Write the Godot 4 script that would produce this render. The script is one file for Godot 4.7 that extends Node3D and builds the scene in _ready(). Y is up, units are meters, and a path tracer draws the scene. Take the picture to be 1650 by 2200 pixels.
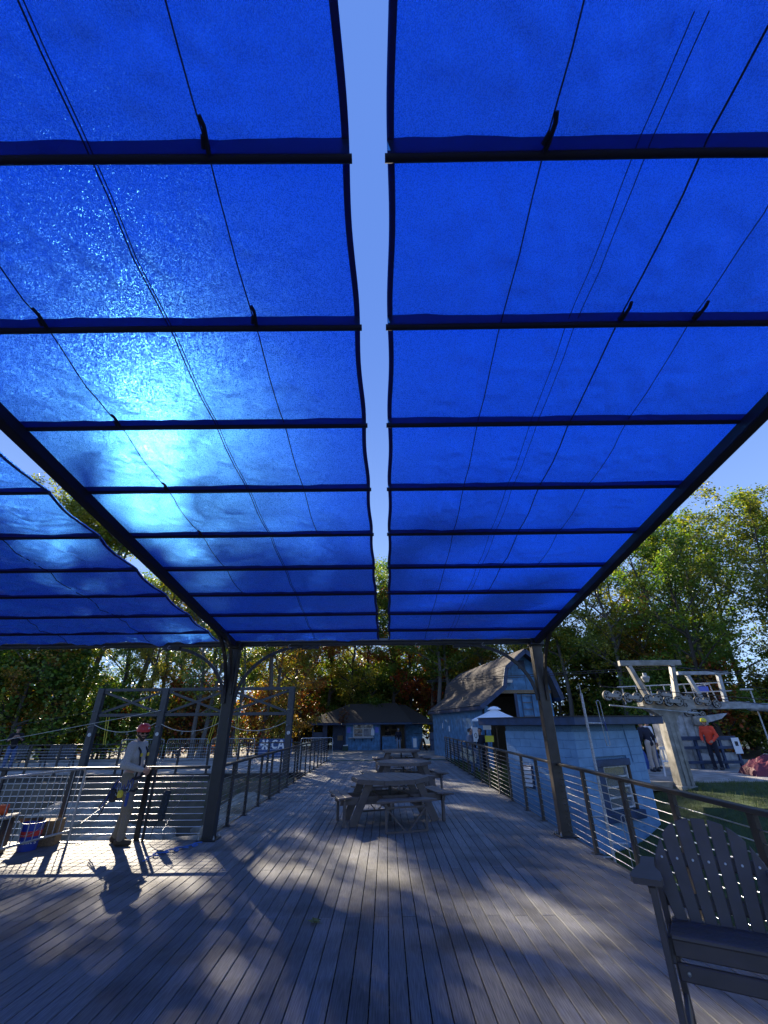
extends Node3D
# A hilltop deck under blue shade canopies: camera, light, sky first; then the setting; then things.

var M := {}
var taken := {}
var rng := RandomNumberGenerator.new()


class MB:
	# collects triangles with their own normals (and vertex colours) for one mesh
	var v := PackedVector3Array()
	var n := PackedVector3Array()
	var c := PackedColorArray()
	var t := PackedVector2Array()
	var col := Color(1, 1, 1)
	var use_col := false
	var use_uv := false

	func tri(a, b, d, na = null, nb = null, nd = null):
		var f = (b - a).cross(d - a)
		if f.length_squared() < 1e-18:
			return
		f = f.normalized()
		v.append(a); v.append(d); v.append(b)
		n.append(f if na == null else na); n.append(f if nd == null else nd); n.append(f if nb == null else nb)
		if use_col:
			c.append(col); c.append(col); c.append(col)

	func quad(a, b, d, e):
		tri(a, b, d)
		tri(a, d, e)

	func box(ctr: Vector3, size: Vector3, bs := Basis()):
		var h = size * 0.5
		var p = []
		for i in 8:
			p.append(ctr + bs * Vector3(h.x if i & 1 else -h.x, h.y if i & 2 else -h.y, h.z if i & 4 else -h.z))
		quad(p[4], p[5], p[7], p[6]); quad(p[1], p[0], p[2], p[3])
		quad(p[5], p[1], p[3], p[7]); quad(p[0], p[4], p[6], p[2])
		quad(p[6], p[7], p[3], p[2]); quad(p[0], p[1], p[5], p[4])

	func cbox(ctr: Vector3, size: Vector3, ch: float, bs := Basis()):
		# box with chamfered edges
		var h = size * 0.5
		ch = minf(ch, minf(h.x, minf(h.y, h.z)) * 0.9)
		var q = func(sx, sy, sz, ax):
			var w = Vector3(sx * h.x, sy * h.y, sz * h.z)
			if ax != 0: w.x -= sx * ch
			if ax != 1: w.y -= sy * ch
			if ax != 2: w.z -= sz * ch
			return ctr + bs * w
		for s in [-1, 1]:
			var a = [[s, -1, -1], [s, 1, -1], [s, 1, 1], [s, -1, 1]]
			_fan(a.map(func(k): return q.call(k[0], k[1], k[2], 0)), bs * Vector3(s, 0, 0))
			a = [[-1, s, -1], [-1, s, 1], [1, s, 1], [1, s, -1]]
			_fan(a.map(func(k): return q.call(k[0], k[1], k[2], 1)), bs * Vector3(0, s, 0))
			a = [[-1, -1, s], [1, -1, s], [1, 1, s], [-1, 1, s]]
			_fan(a.map(func(k): return q.call(k[0], k[1], k[2], 2)), bs * Vector3(0, 0, s))
			for u in [-1, 1]:
				_fan([q.call(s, u, -1, 0), q.call(s, u, 1, 0), q.call(s, u, 1, 1), q.call(s, u, -1, 1)], bs * Vector3(s, u, 0))
				_fan([q.call(s, -1, u, 0), q.call(s, 1, u, 0), q.call(s, 1, u, 2), q.call(s, -1, u, 2)], bs * Vector3(s, 0, u))
				_fan([q.call(-1, s, u, 1), q.call(1, s, u, 1), q.call(1, s, u, 2), q.call(-1, s, u, 2)], bs * Vector3(0, s, u))
				for w in [-1, 1]:
					_fan([q.call(s, u, w, 0), q.call(s, u, w, 1), q.call(s, u, w, 2)], bs * Vector3(s, u, w))

	func _fan(p, out):
		var f = (p[1] - p[0]).cross(p[2] - p[0])
		if f.dot(out) < 0:
			p.reverse()
		for i in range(1, p.size() - 1):
			tri(p[0], p[i], p[i + 1])

	func beam(p: Vector3, q: Vector3, w: float, h: float, up := Vector3.UP, ch := 0.0):
		# rectangular bar from p to q, w across, h along up
		var z = (q - p).normalized()
		var x = up.cross(z)
		if x.length() < 1e-4:
			x = Vector3.RIGHT.cross(z)
		x = x.normalized()
		var y = z.cross(x)
		if ch > 0.0:
			cbox((p + q) * 0.5, Vector3(w, h, (q - p).length()), ch, Basis(x, y, z))
		else:
			box((p + q) * 0.5, Vector3(w, h, (q - p).length()), Basis(x, y, z))

	func tube(pts: Array, r: float, sides := 8, r2 := -1.0, closed := false, caps := true):
		if r2 < 0: r2 = r
		var m = pts.size()
		var rings = []
		var norms = []
		var lastx = Vector3.ZERO
		for i in m:
			var d
			if closed:
				d = pts[(i + 1) % m] - pts[(i - 1 + m) % m]
			else:
				d = pts[mini(i + 1, m - 1)] - pts[maxi(i - 1, 0)]
			d = d.normalized()
			var x = lastx - d * lastx.dot(d)
			if x.length() < 1e-3:
				x = d.cross(Vector3(0.31, 0.9, 0.22))
				if x.length() < 1e-3: x = d.cross(Vector3.RIGHT)
			x = x.normalized(); lastx = x
			var y = d.cross(x)
			var rr = lerpf(r, r2, float(i) / maxi(1, m - 1))
			var ring = []; var nn = []
			for k in sides:
				var a = TAU * k / sides
				var o = x * cos(a) + y * sin(a)
				ring.append(pts[i] + o * rr); nn.append(o)
			rings.append(ring); norms.append(nn)
		for i in (m if closed else m - 1):
			var j = (i + 1) % m
			for k in sides:
				var l = (k + 1) % sides
				tri(rings[i][k], rings[i][l], rings[j][l], norms[i][k], norms[i][l], norms[j][l])
				tri(rings[i][k], rings[j][l], rings[j][k], norms[i][k], norms[j][l], norms[j][k])
		if caps and not closed:
			for k in range(1, sides - 1):
				tri(rings[0][0], rings[0][k + 1], rings[0][k])
				tri(rings[m - 1][0], rings[m - 1][k], rings[m - 1][k + 1])

	func prism(poly: Array, xf: Transform3D, depth: float, bev := 0.0):
		# outline in local xy extruded along local z, centred
		var pp = PackedVector2Array(poly)
		if Geometry2D.is_polygon_clockwise(pp):
			pp.reverse()
		var idx = Geometry2D.triangulate_polygon(pp)
		var h = depth * 0.5
		var inner = pp
		if bev > 0.0:
			var off = Geometry2D.offset_polygon(pp, -bev)
			if off.size() == 1 and off[0].size() == pp.size():
				inner = off[0]
				# match the start vertex
				var best = 0
				for i in inner.size():
					if inner[i].distance_to(pp[0]) < inner[best].distance_to(pp[0]): best = i
				var rr = PackedVector2Array()
				for i in inner.size(): rr.append(inner[(i + best) % inner.size()])
				inner = rr
				idx = Geometry2D.triangulate_polygon(inner)
			else:
				bev = 0.0
		var P = func(q, z): return xf * Vector3(q.x, q.y, z)
		for i in range(0, idx.size(), 3):
			var a = inner[idx[i]]; var b = inner[idx[i + 1]]; var d = inner[idx[i + 2]]
			if (b - a).cross(d - a) < 0:
				var s = b; b = d; d = s
			tri(P.call(a, h), P.call(b, h), P.call(d, h))
			tri(P.call(a, -h), P.call(d, -h), P.call(b, -h))
		var m = pp.size()
		for i in m:
			var j = (i + 1) % m
			quad(P.call(pp[i], -h + bev), P.call(pp[j], -h + bev), P.call(pp[j], h - bev), P.call(pp[i], h - bev))
			if bev > 0.0:
				quad(P.call(pp[i], h - bev), P.call(pp[j], h - bev), P.call(inner[j], h), P.call(inner[i], h))
				quad(P.call(inner[i], -h), P.call(inner[j], -h), P.call(pp[j], -h + bev), P.call(pp[i], -h + bev))

	func lathe(prof: Array, xf: Transform3D, seg := 16):
		# profile of Vector2(radius, height), going up on the outside
		for i in prof.size() - 1:
			var d = prof[i + 1] - prof[i]
			if d.length() < 1e-6: continue
			var nn = Vector2(d.y, -d.x).normalized()
			for k in seg:
				var a0 = TAU * k / seg; var a1 = TAU * (k + 1) / seg
				var p = func(q, a): return xf * Vector3(q.x * cos(a), q.y, -q.x * sin(a))
				var m = func(a): return (xf.basis * Vector3(nn.x * cos(a), nn.y, -nn.x * sin(a))).normalized()
				tri(p.call(prof[i], a0), p.call(prof[i], a1), p.call(prof[i + 1], a1), m.call(a0), m.call(a1), m.call(a1))
				tri(p.call(prof[i], a0), p.call(prof[i + 1], a1), p.call(prof[i + 1], a0), m.call(a0), m.call(a1), m.call(a0))

	func add(o: MB, xf := Transform3D()):
		var flip = xf.basis.determinant() < 0.0
		for i in o.v.size():
			var j = i
			if flip and i % 3 > 0: j = i + (1 if i % 3 == 1 else -1)
			v.append(xf * o.v[j])
			n.append((xf.basis * o.n[j]).normalized())
		if use_col:
			if o.use_col: c.append_array(o.c)
			else:
				for p in o.v: c.append(col)

	func mesh() -> ArrayMesh:
		var a = []
		a.resize(Mesh.ARRAY_MAX)
		a[Mesh.ARRAY_VERTEX] = v
		a[Mesh.ARRAY_NORMAL] = n
		if use_col: a[Mesh.ARRAY_COLOR] = c
		if use_uv: a[Mesh.ARRAY_TEX_UV] = t
		var m = ArrayMesh.new()
		m.add_surface_from_arrays(Mesh.PRIMITIVE_TRIANGLES, a)
		return m


func V(x, y, z) -> Vector3:
	return Vector3(x, y, z)


func lin(r, g, b, a = 1.0) -> Color:
	return Color(r, g, b, a).linear_to_srgb()


func numbered(called: String) -> String:
	if not taken.has(called):
		taken[called] = 0
		return called
	taken[called] += 1
	return "%s_%03d" % [called, taken[called]]


func tag(o, label, category, group = ""):
	o.set_meta("label", label)
	o.set_meta("category", category)
	if group: o.set_meta("group", group)
	return o


func thing(called, label, category, at = Vector3.ZERO, turn = 0.0, group = "") -> Node3D:
	var o = Node3D.new()
	o.name = numbered(called)
	add_child(o)
	o.position = at
	o.rotation.y = turn
	tag(o, label, category, group)
	return o


func part(parent, called, mb, m, kind = "") -> MeshInstance3D:
	var o = MeshInstance3D.new()
	o.name = called if parent != self else numbered(called)
	o.mesh = mb.mesh() if mb is MB else mb
	o.material_override = m
	parent.add_child(o, true)
	if kind: o.set_meta("kind", kind)
	return o


func inst(parent, called, mesh, m, xf: Transform3D) -> MeshInstance3D:
	var o = MeshInstance3D.new()
	o.name = called
	o.mesh = mesh
	o.material_override = m
	o.transform = xf
	parent.add_child(o, true)
	return o


func structure(called, mb, m):
	var o = part(self, called, mb, m, "structure")
	return o


func noise_tex(freq, lo: Color, hi: Color, seed_ = 1, octaves = 4, size = 512, type = FastNoiseLite.TYPE_SIMPLEX_SMOOTH, mid = null) -> ImageTexture:
	var f = FastNoiseLite.new()
	f.seed = seed_; f.frequency = freq; f.noise_type = type; f.fractal_octaves = octaves
	var g = Gradient.new()
	g.set_color(0, lo); g.set_color(1, hi)
	if mid != null: g.add_point(0.5, mid)
	var src = f.get_seamless_image(size, size)
	src.convert(Image.FORMAT_L8)
	var d = src.get_data()
	var out = PackedByteArray()
	out.resize(size * size * 3)
	var lut = []
	for i in 256:
		var k = g.sample(i / 255.0)
		lut.append([k.r8, k.g8, k.b8])
	for i in d.size():
		var k = lut[d[i]]
		out[i * 3] = k[0]; out[i * 3 + 1] = k[1]; out[i * 3 + 2] = k[2]
	return ImageTexture.create_from_image(Image.create_from_data(size, size, false, Image.FORMAT_RGB8, out))


func mat(key, color: Color, rough = 0.7, tex = null, scale = Vector3.ONE, metal = 0.0, bump = null, bump_cm = 0.1) -> StandardMaterial3D:
	var m = StandardMaterial3D.new()
	m.resource_name = key
	m.albedo_color = color
	m.roughness = rough
	m.metallic = metal
	if tex != null or bump != null:
		m.uv1_triplanar = true
		m.uv1_world_triplanar = true
		m.uv1_scale = scale
		m.uv1_triplanar_sharpness = 8.0
	if tex != null: m.albedo_texture = tex
	if bump != null:
		m.heightmap_enabled = true
		m.heightmap_texture = bump
		m.heightmap_scale = bump_cm
	M[key] = m
	return m


func make_materials():
	var w = Color(1, 1, 1)
	var g9 = noise_tex(0.02, Color(.72, .72, .72), w, 3, 4, 256)
	var fine = noise_tex(0.06, Color(.62, .62, .62), w, 5, 5, 256)
	var patch = noise_tex(0.008, Color(.66, .66, .64), w, 9, 5, 512)
	var bump = noise_tex(0.05, Color(0, 0, 0), w, 11, 4, 256)
	var soft = noise_tex(0.01, Color(.86, .87, .88), w, 19, 4, 256)
	M.fine = fine; M.patch = patch; M.bump = bump
	# composite decking: grain drawn out along the boards
	var grain = noise_tex(0.03, Color(.66, .66, .68), w, 21, 5, 512)
	for i in 4:
		var k = [1.0, 0.90, 1.10, 0.84][i]
		mat("deck%d" % i, lin(.275 * k, .278 * k, .280 * k), 0.72, grain, V(7.0, 2.0, 0.22), 0.0, grain, 0.10)
	var stain = noise_tex(0.006, Color(.74, .73, .72), w, 41, 6, 512, FastNoiseLite.TYPE_SIMPLEX_SMOOTH, Color(.96, .96, .96))
	for i in 4:
		var dm = M["deck%d" % i]
		dm.metallic_specular = 0.35
		dm.detail_enabled = true; dm.detail_albedo = stain; dm.detail_blend_mode = BaseMaterial3D.BLEND_MODE_MUL
		dm.detail_uv_layer = BaseMaterial3D.DETAIL_UV_2; dm.uv2_triplanar = true; dm.uv2_world_triplanar = true; dm.uv2_scale = V(.31, .31, .31)
	mat("joist", lin(.10, .075, .05), 0.9, fine, V(1, 1, 1))
	mat("steel_black", lin(.020, .021, .026), 0.38, g9, V(.8, .8, .8), 0.0)
	mat("rail_sunlit", lin(.062, .050, .042), 0.42, g9, V(.8, .8, .8))  # sunlit copy of the railings' dark bronze, the light put into the colour
	mat("steel_grey", lin(.042, .046, .056), 0.45, g9, V(.6, .6, .6))
	mat("cable", lin(.62, .63, .65), 0.28, null, Vector3.ONE, 1.0)
	mat("galv", lin(.50, .53, .56), 0.4, fine, V(3, 3, 3), 0.45)
	mat("galv_dark", lin(.16, .17, .19), 0.4, fine, V(3, 3, 3), 0.6)
	mat("white_pipe", lin(.62, .63, .63), 0.45, fine, V(2, 2, 2), 0.15)
	mat("plastic_brown", lin(.125, .100, .093), 0.5, soft, V(2, 2, 2), 0.0, bump, 0.01)
	mat("plastic_dark", lin(.092, .070, .066), 0.48, soft, V(2, 2, 2), 0.0, bump, 0.01)
	mat("screw", lin(.40, .40, .41), 0.4, null, Vector3.ONE, 1.0)
	mat("blue_paint", lin(.105, .31, .60), 0.62, patch, V(.5, .5, .5), 0.0, bump, 0.05)
	mat("blue_block", lin(.17, .33, .53), 0.66, soft, V(.9, .9, .9), 0.0, fine, 0.12)
	mat("blue_mortar", lin(.15, .295, .48), 0.8, fine, V(2, 2, 2))
	mat("blue_dark", lin(.024, .058, .15), 0.55, patch, V(.6, .6, .6))
	mat("shingle0", lin(.105, .088, .079), 0.92, fine, V(5, 5, 5), 0.0, bump, 0.2)
	mat("shingle1", lin(.10, .086, .078), 0.92, fine, V(5, 5, 5), 0.0, bump, 0.2)
	mat("dark_inside", lin(.07, .05, .035), 0.9)
	mat("wood_pale", lin(.34, .25, .15), 0.8, grain, V(.6, 3, .6))
	mat("wood_dark", lin(.10, .065, .04), 0.8, grain, V(.6, 3, .6))
	mat("white_paint", lin(.72, .73, .74), 0.5, fine, V(1, 1, 1))
	mat("paper", lin(.75, .76, .78), 0.8)
	mat("paper_blue", lin(.12, .17, .62), 0.7)
	mat("paper_yellow", lin(.72, .66, .06), 0.7)
	mat("ink", lin(.03, .03, .04), 0.7)
	mat("letter_white", lin(.7, .7, .68), 0.7)
	mat("letter_cream", lin(.75, .70, .50), 0.7)
	mat("lift_grey", lin(.37, .355, .33), 0.6, patch, V(.7, .7, .7))
	mat("lift_pale", lin(.47, .50, .54), 0.55, patch, V(.7, .7, .7))
	mat("rubber", lin(.018, .018, .018), 0.7)
	mat("sheave", lin(.40, .39, .37), 0.5, fine, V(4, 4, 4), 0.1)
	mat("concrete", lin(.44, .42, .39), 0.85, patch, V(.4, .4, .4), 0.0, bump, 0.15)
	mat("path", lin(.30, .295, .285), 0.9, patch, V(.3, .3, .3), 0.0, fine, 0.3)
	mat("rock", lin(.34, .31, .25), 0.9, patch, V(.6, .6, .6), 0.0, fine, 0.8)
	mat("soil", lin(.13, .105, .07), 0.95, patch, V(.25, .25, .25), 0.0, fine, 1.0)
	mat("turf", lin(.03, .095, .05), 0.9, fine, V(4, 4, 4), 0.0, bump, 0.6)
	mat("lawn", lin(.050, .085, .024), 0.95, patch, V(.5, .5, .5), 0.0, fine, 1.0)
	mat("bark", lin(.19, .17, .15), 0.95, fine, V(3, .8, 3), 0.0, bump, 0.9)
	mat("bark_dark", lin(.085, .07, .06), 0.95, fine, V(3, .8, 3), 0.0, bump, 0.9)
	mat("umbrella", lin(.88, .89, .90), 0.8)
	M.umbrella.backlight_enabled = true; M.umbrella.backlight = Color(.55, .57, .6)
	mat("tarp_red", lin(.20, .022, .045), 0.55, fine, V(2, 2, 2))
	mat("white_plastic", lin(.72, .75, .79), 0.4)
	mat("skin", lin(.42, .24, .17), 0.55)
	mat("hair", lin(.03, .02, .014), 0.7)
	mat("hoodie", lin(.60, .59, .57), 0.9, fine, V(6, 6, 6), 0.0, bump, 0.1)
	mat("khaki", lin(.30, .25, .18), 0.9, fine, V(6, 6, 6), 0.0, bump, 0.1)
	mat("boot", lin(.075, .05, .03), 0.8, fine, V(8, 8, 8))
	mat("helmet_red", lin(.55, .03, .03), 0.3)
	mat("helmet_yellow", lin(.62, .55, .04), 0.3)
	mat("glass_dark", lin(.006, .006, .008), 0.08)
	mat("webbing", lin(.02, .022, .03), 0.8)
	mat("webbing_blue", lin(.03, .06, .22), 0.8)
	mat("webbing_yellow", lin(.62, .5, .04), 0.7)
	mat("navy_cloth", lin(.012, .015, .03), 0.95)
	mat("black_cloth", lin(.012, .012, .014), 0.95)
	mat("cream_cloth", lin(.42, .36, .31), 0.9)
	mat("blue_jean", lin(.06, .10, .22), 0.9)
	mat("pale_jean", lin(.20, .27, .38), 0.9)
	mat("orange_cloth", lin(.75, .07, .03), 0.9)
	mat("grey_cloth", lin(.16, .18, .24), 0.9)
	mat("white_cloth", lin(.65, .66, .68), 0.9)
	mat("red_cloth", lin(.5, .05, .05), 0.9)
	mat("bag_blue", lin(.03, .08, .30), 0.8)
	mat("bag_pad", lin(.018, .035, .055), 0.75, fine, V(8, 8, 8))
	mat("rope_blue", lin(.05, .14, .42), 0.8)
	mat("bucket_blue", lin(.012, .04, .30), 0.4)
	mat("bucket_red", lin(.5, .03, .03), 0.5)
	mat("cardboard", lin(.30, .20, .11), 0.9, fine, V(2, 2, 2))
	mat("bin_black", lin(.02, .021, .022), 0.5)
	mat("bin_blue", lin(.045, .075, .14), 0.55)
	mat("orange_foam", lin(.75, .10, .02), 0.7)
	mat("green_box", lin(.015, .05, .04), 0.6)
	mat("twine", lin(.45, .42, .36), 0.8)
	mat("sign_blue", lin(.06, .12, .30), 0.7, patch, V(.6, .6, .6))
	mat("banner_blue", lin(.07, .14, .27), 0.8, patch, V(1, 1, 1))
	mat("louver", lin(.58, .60, .63), 0.5)
	var pane = mat("pane", Color(1, 1, 1, .08), 0.04)
	pane.transparency = BaseMaterial3D.TRANSPARENCY_ALPHA
	mat("lamp_glass", lin(.85, .85, .82), 0.2)
	# shade cloth: thin woven sheet that scatters light on its way through, and a tightly doubled hem
	var cl = mat("shade_cloth", Color(lin(.095, .40, .95), .62), 1.0)
	cl.refraction_enabled = true; cl.refraction_scale = 0.03
	cl.backlight_enabled = true
	cl.backlight = lin(.001, .036, .30)
	var r = RandomNumberGenerator.new(); r.seed = 3
	var im = Image.create(512, 512, false, Image.FORMAT_RGB8)
	var ro = Image.create(512, 512, false, Image.FORMAT_L8)
	for y in 512:
		for x in 512:
			var u = r.randf()
			var sy = r.randfn(0, 0.03) if u < 0.42 else (r.randf_range(-1.9, 1.9) if u < 0.70 else r.randfn(0, 0.2))
			var sx = r.randfn(0, 0.018)
			var nn = Vector3(sx, sy, 1.2).normalized()
			im.set_pixel(x, y, Color(nn.x * .5 + .5, nn.y * .5 + .5, nn.z * .5 + .5))
			var q = (0.09 if u < 0.42 else (0.32 if u < 0.70 else 0.76)) + r.randfn(0, 0.015)
			ro.set_pixel(x, y, Color(q, q, q))
	cl.normal_enabled = true; cl.normal_texture = ImageTexture.create_from_image(im); cl.normal_scale = 0.7
	cl.roughness_texture = ImageTexture.create_from_image(ro)
	cl.uv1_scale = V(0.7, 0.7, 1)
	var hem = mat("hem", lin(.004, .012, .09), 0.8)
	hem.backlight_enabled = true; hem.backlight = lin(.0006, .004, .05)
	var dbl = mat("doubled_cloth", lin(.006, .02, .10), 0.85)
	dbl.backlight_enabled = true; dbl.backlight = lin(.006, .05, .30)
	mat("bar_navy", lin(.006, .009, .035), 0.85)
	var leaf = mat("leaf", Color(1, 1, 1), 0.42)
	leaf.vertex_color_use_as_albedo = true
	leaf.backlight_enabled = true; leaf.backlight = Color(.95, 1.0, .5)
	var gr = mat("grass", Color(1, 1, 1), 0.7)
	gr.vertex_color_use_as_albedo = true
	gr.backlight_enabled = true; gr.backlight = Color(.6, .6, .35)
	mat("fallen_leaf", lin(.14, .15, .05), 0.8)


func sstep(a, b, x):
	return smoothstep(a, b, x)


func ground_h(x, z):
	var y = -0.18
	# hollow beside the deck and under it
	var right = sstep(2.4, 3.4, x) * (1.0 - sstep(6.2, 10.0, x)) * (1.0 - sstep(12.5, 17.0, -z))
	var under = (1.0 - sstep(2.6, 3.6, absf(x))) * (1.0 - sstep(20.0, 24.5, -z))
	var pit = (1.0 - sstep(-3.6, -2.6, x)) * (1.0 - sstep(17.6, 19.0, -z))
	y -= maxf(maxf(right * 1.05, under * 1.25), pit * 1.75)
	y += 0.12 * sstep(8.0, 9.5, x) * sstep(13.0, 15.0, -z)
	y -= 0.36 * sstep(28.0, 42.0, -z)
	var d = Vector2(x, z + 20.0).length()
	y -= maxf(0.0, d - 38.0) * 0.16
	return y


func make_ground():
	var f = FastNoiseLite.new(); f.seed = 4; f.frequency = 0.35
	var mb = MB.new()
	var xs = []; var zs = []
	var x = -170.0
	while x <= 170.0:
		xs.append(x); x += 0.6 if absf(x) < 14 else (3.0 if absf(x) < 40 else 13.0)
	var z = 60.0
	while z >= -190.0:
		zs.append(z); z -= 0.6 if z < 4 and z > -30 else (3.0 if z > -60 and z <= 4 else 13.0)
	var p = func(a, b):
		var near = 1.0 if absf(a) < 20 and b > -32 else 0.4
		return V(a, ground_h(a, b) + f.get_noise_2d(a, b) * 0.10 * near, b)
	var nn = func(a, b):
		var e = 0.3
		return V(p.call(a - e, b).y - p.call(a + e, b).y, 2 * e, p.call(a, b - e).y - p.call(a, b + e).y).normalized()
	var grid = []; var gn = []
	for b in zs:
		var row = []; var rn = []
		for a in xs: row.append(p.call(a, b)); rn.append(nn.call(a, b))
		grid.append(row); gn.append(rn)
	for j in zs.size() - 1:
		for i in xs.size() - 1:
			mb.tri(grid[j][i], grid[j][i + 1], grid[j + 1][i + 1], gn[j][i], gn[j][i + 1], gn[j + 1][i + 1])
			mb.tri(grid[j][i], grid[j + 1][i + 1], grid[j + 1][i], gn[j][i], gn[j + 1][i + 1], gn[j + 1][i])
	structure("ground", mb, M.soil)
	# paved apron before the kiosk, a strip of artificial turf at the end of the walkway
	var a = MB.new()
	for i in 8:
		var z0 = -26.75 - i * 2.4; var z1 = z0 - 2.4
		var y0 = lerpf(-0.07, -0.47, i / 7.0); var y1 = lerpf(-0.07, -0.47, minf(1.0, (i + 1) / 7.0))
		a.quad(V(-10.0, y0, z0), V(4.4, y0, z0), V(4.4, y1, z1), V(-10.0, y1, z1))
	structure("path", a, M.path)
	a = MB.new()
	a.box(V(-0.6, -0.085, -26.0), V(9.5, 0.02, 1.5))
	structure("turf_strip", a, M.turf)


func board_mesh(w, h, l) -> ArrayMesh:
	var mb = MB.new()
	var b = 0.003
	mb.prism([Vector2(-w / 2, -h), Vector2(w / 2, -h), Vector2(w / 2, -b), Vector2(w / 2 - b, 0), Vector2(-w / 2 + b, 0), Vector2(-w / 2, -b)], Transform3D(), l)
	return mb.mesh()


func make_deck():
	var deck = Node3D.new(); deck.name = "deck_floor"; add_child(deck)
	deck.set_meta("kind", "structure"); deck.set_meta("label", "grey composite board deck with narrow dark gaps between boards"); deck.set_meta("category", "deck")
	var pitch = 0.1405; var w = 0.1315
	var cache = {}
	var far = []
	for k in 4: far.append(MB.new())
	var n_left = -50; var n_right = 21
	var r = RandomNumberGenerator.new(); r.seed = 12
	for i in range(n_left, n_right + 1):
		var x = (i + 0.5) * pitch
		var on_walk = x > -3.1
		var j0 = -7.15 if posmod(i, 2) == 0 else -5.6
		var cuts = []
		var z = j0 - 4.88 * 4
		while z < 2.2:
			cuts.append(z); z += 4.88
		cuts.append(2.2)
		var zend = -25.2 if on_walk else -8.86
		for c in cuts.size() - 1:
			var a = maxf(cuts[c] + 0.003, zend); var b = minf(cuts[c + 1] - 0.003, 2.2)
			if b - a < 0.05: continue
			var tone = r.randi() % 4
			if b > -12.1:
				var key = snappedf(b - a, 0.001)
				if not cache.has(key): cache[key] = board_mesh(w, 0.024, key)
				inst(deck, "board", cache[key], M["deck%d" % tone], Transform3D(Basis(Vector3.UP, r.randfn(0, 0.0002)), V(x, r.randfn(0, 0.0006), (a + b) / 2)))
			else:
				far[tone].box(V(x, -0.012, (a + b) / 2), V(w, 0.024, b - a))
	for k in 4:
		var o = part(deck, "far_boards", far[k], M["deck%d" % k], "stuff")
	var scr = MB.new()
	var zj = -3.0
	while zj > -9.0:
		for i in range(-40, n_right + 1):
			for dx in [-0.042, 0.042]:
				var c = V((i + 0.5) * pitch + dx + r.randfn(0, 0.003), 0.0016, zj + r.randfn(0, 0.006))
				if c.z < -8.8 and c.x < -3.1: continue
				for q in 4: scr.tri(c, c + V(cos(TAU * (q + 1) / 4.0), 0, -sin(TAU * (q + 1) / 4.0)) * 0.0055, c + V(cos(TAU * q / 4.0), 0, -sin(TAU * q / 4.0)) * 0.0055)
		zj -= 0.82
	part(deck, "screw_heads", scr, M.steel_grey, "stuff")
	# joists and rim under the boards
	var jm = MB.new()
	z_joists(jm)
	part(deck, "joists", jm, M.joist, "stuff")
	var rim = MB.new()
	rim.box(V(3.13, -0.14, -11.6), V(0.04, 0.26, 27.2)); part(deck, "rim_joist", rim, M.rail_sunlit)
	rim = MB.new()
	rim.box(V(-3.13, -0.14, -17.1), V(0.04, 0.26, 16.3)); part(deck, "rim_joist", rim, M.steel_black)
	rim = MB.new()
	rim.box(V(-5.1, -0.14, -8.89), V(3.9, 0.26, 0.04)); part(deck, "rim_joist", rim, M.steel_black)
	rim = MB.new()
	rim.box(V(0, -0.14, -25.23), V(6.2, 0.26, 0.04)); part(deck, "rim_joist", rim, M.steel_black)
	for zz in [-24.0, -19.0, -14.0, -9.4, -4.5, 0.5]:
		for xx in [-2.7, 2.7]:
			var pm = MB.new(); pm.box(V(xx, -0.95, zz), V(0.14, 1.35, 0.14)); part(deck, "pier", pm, M.joist)
	for zz in [-8.4, -4.5, 0.5]:
		var pm = MB.new(); pm.box(V(-6.6, -1.15, zz), V(0.14, 1.75, 0.14)); part(deck, "pier", pm, M.joist)


func z_joists(jm):
	var z = 2.0
	while z > -25.0:
		if z > -8.8: jm.box(V(-1.97, -0.125, z), V(10.1, 0.2, 0.04))
		else: jm.box(V(0, -0.125, z), V(6.2, 0.2, 0.04))
		z -= 0.41


# ---------------------------------------------------------------- pergola and canopies
func cy(z):
	return 3.2 + 0.1257 * (z + 8.8)


func arc_bar(p: Vector3, q: Vector3, w, parent, m):
	# curved brace: leaves p upright and meets q lying flat
	var mb = MB.new()
	var pts = []
	var h = V(q.x - p.x, 0, q.z - p.z)
	var out = h.normalized()
	for i in 15:
		var a = PI / 2 * i / 14.0
		pts.append(p + h * (1 - cos(a)) + Vector3.UP * (q.y - p.y) * sin(a))
	for i in 14:
		mb.beam(pts[i], pts[i + 1] + (pts[i + 1] - pts[i]) * 0.06, w, w * 1.1, out if i < 7 else Vector3.UP)
	part(parent, "brace", mb, m)


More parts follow.
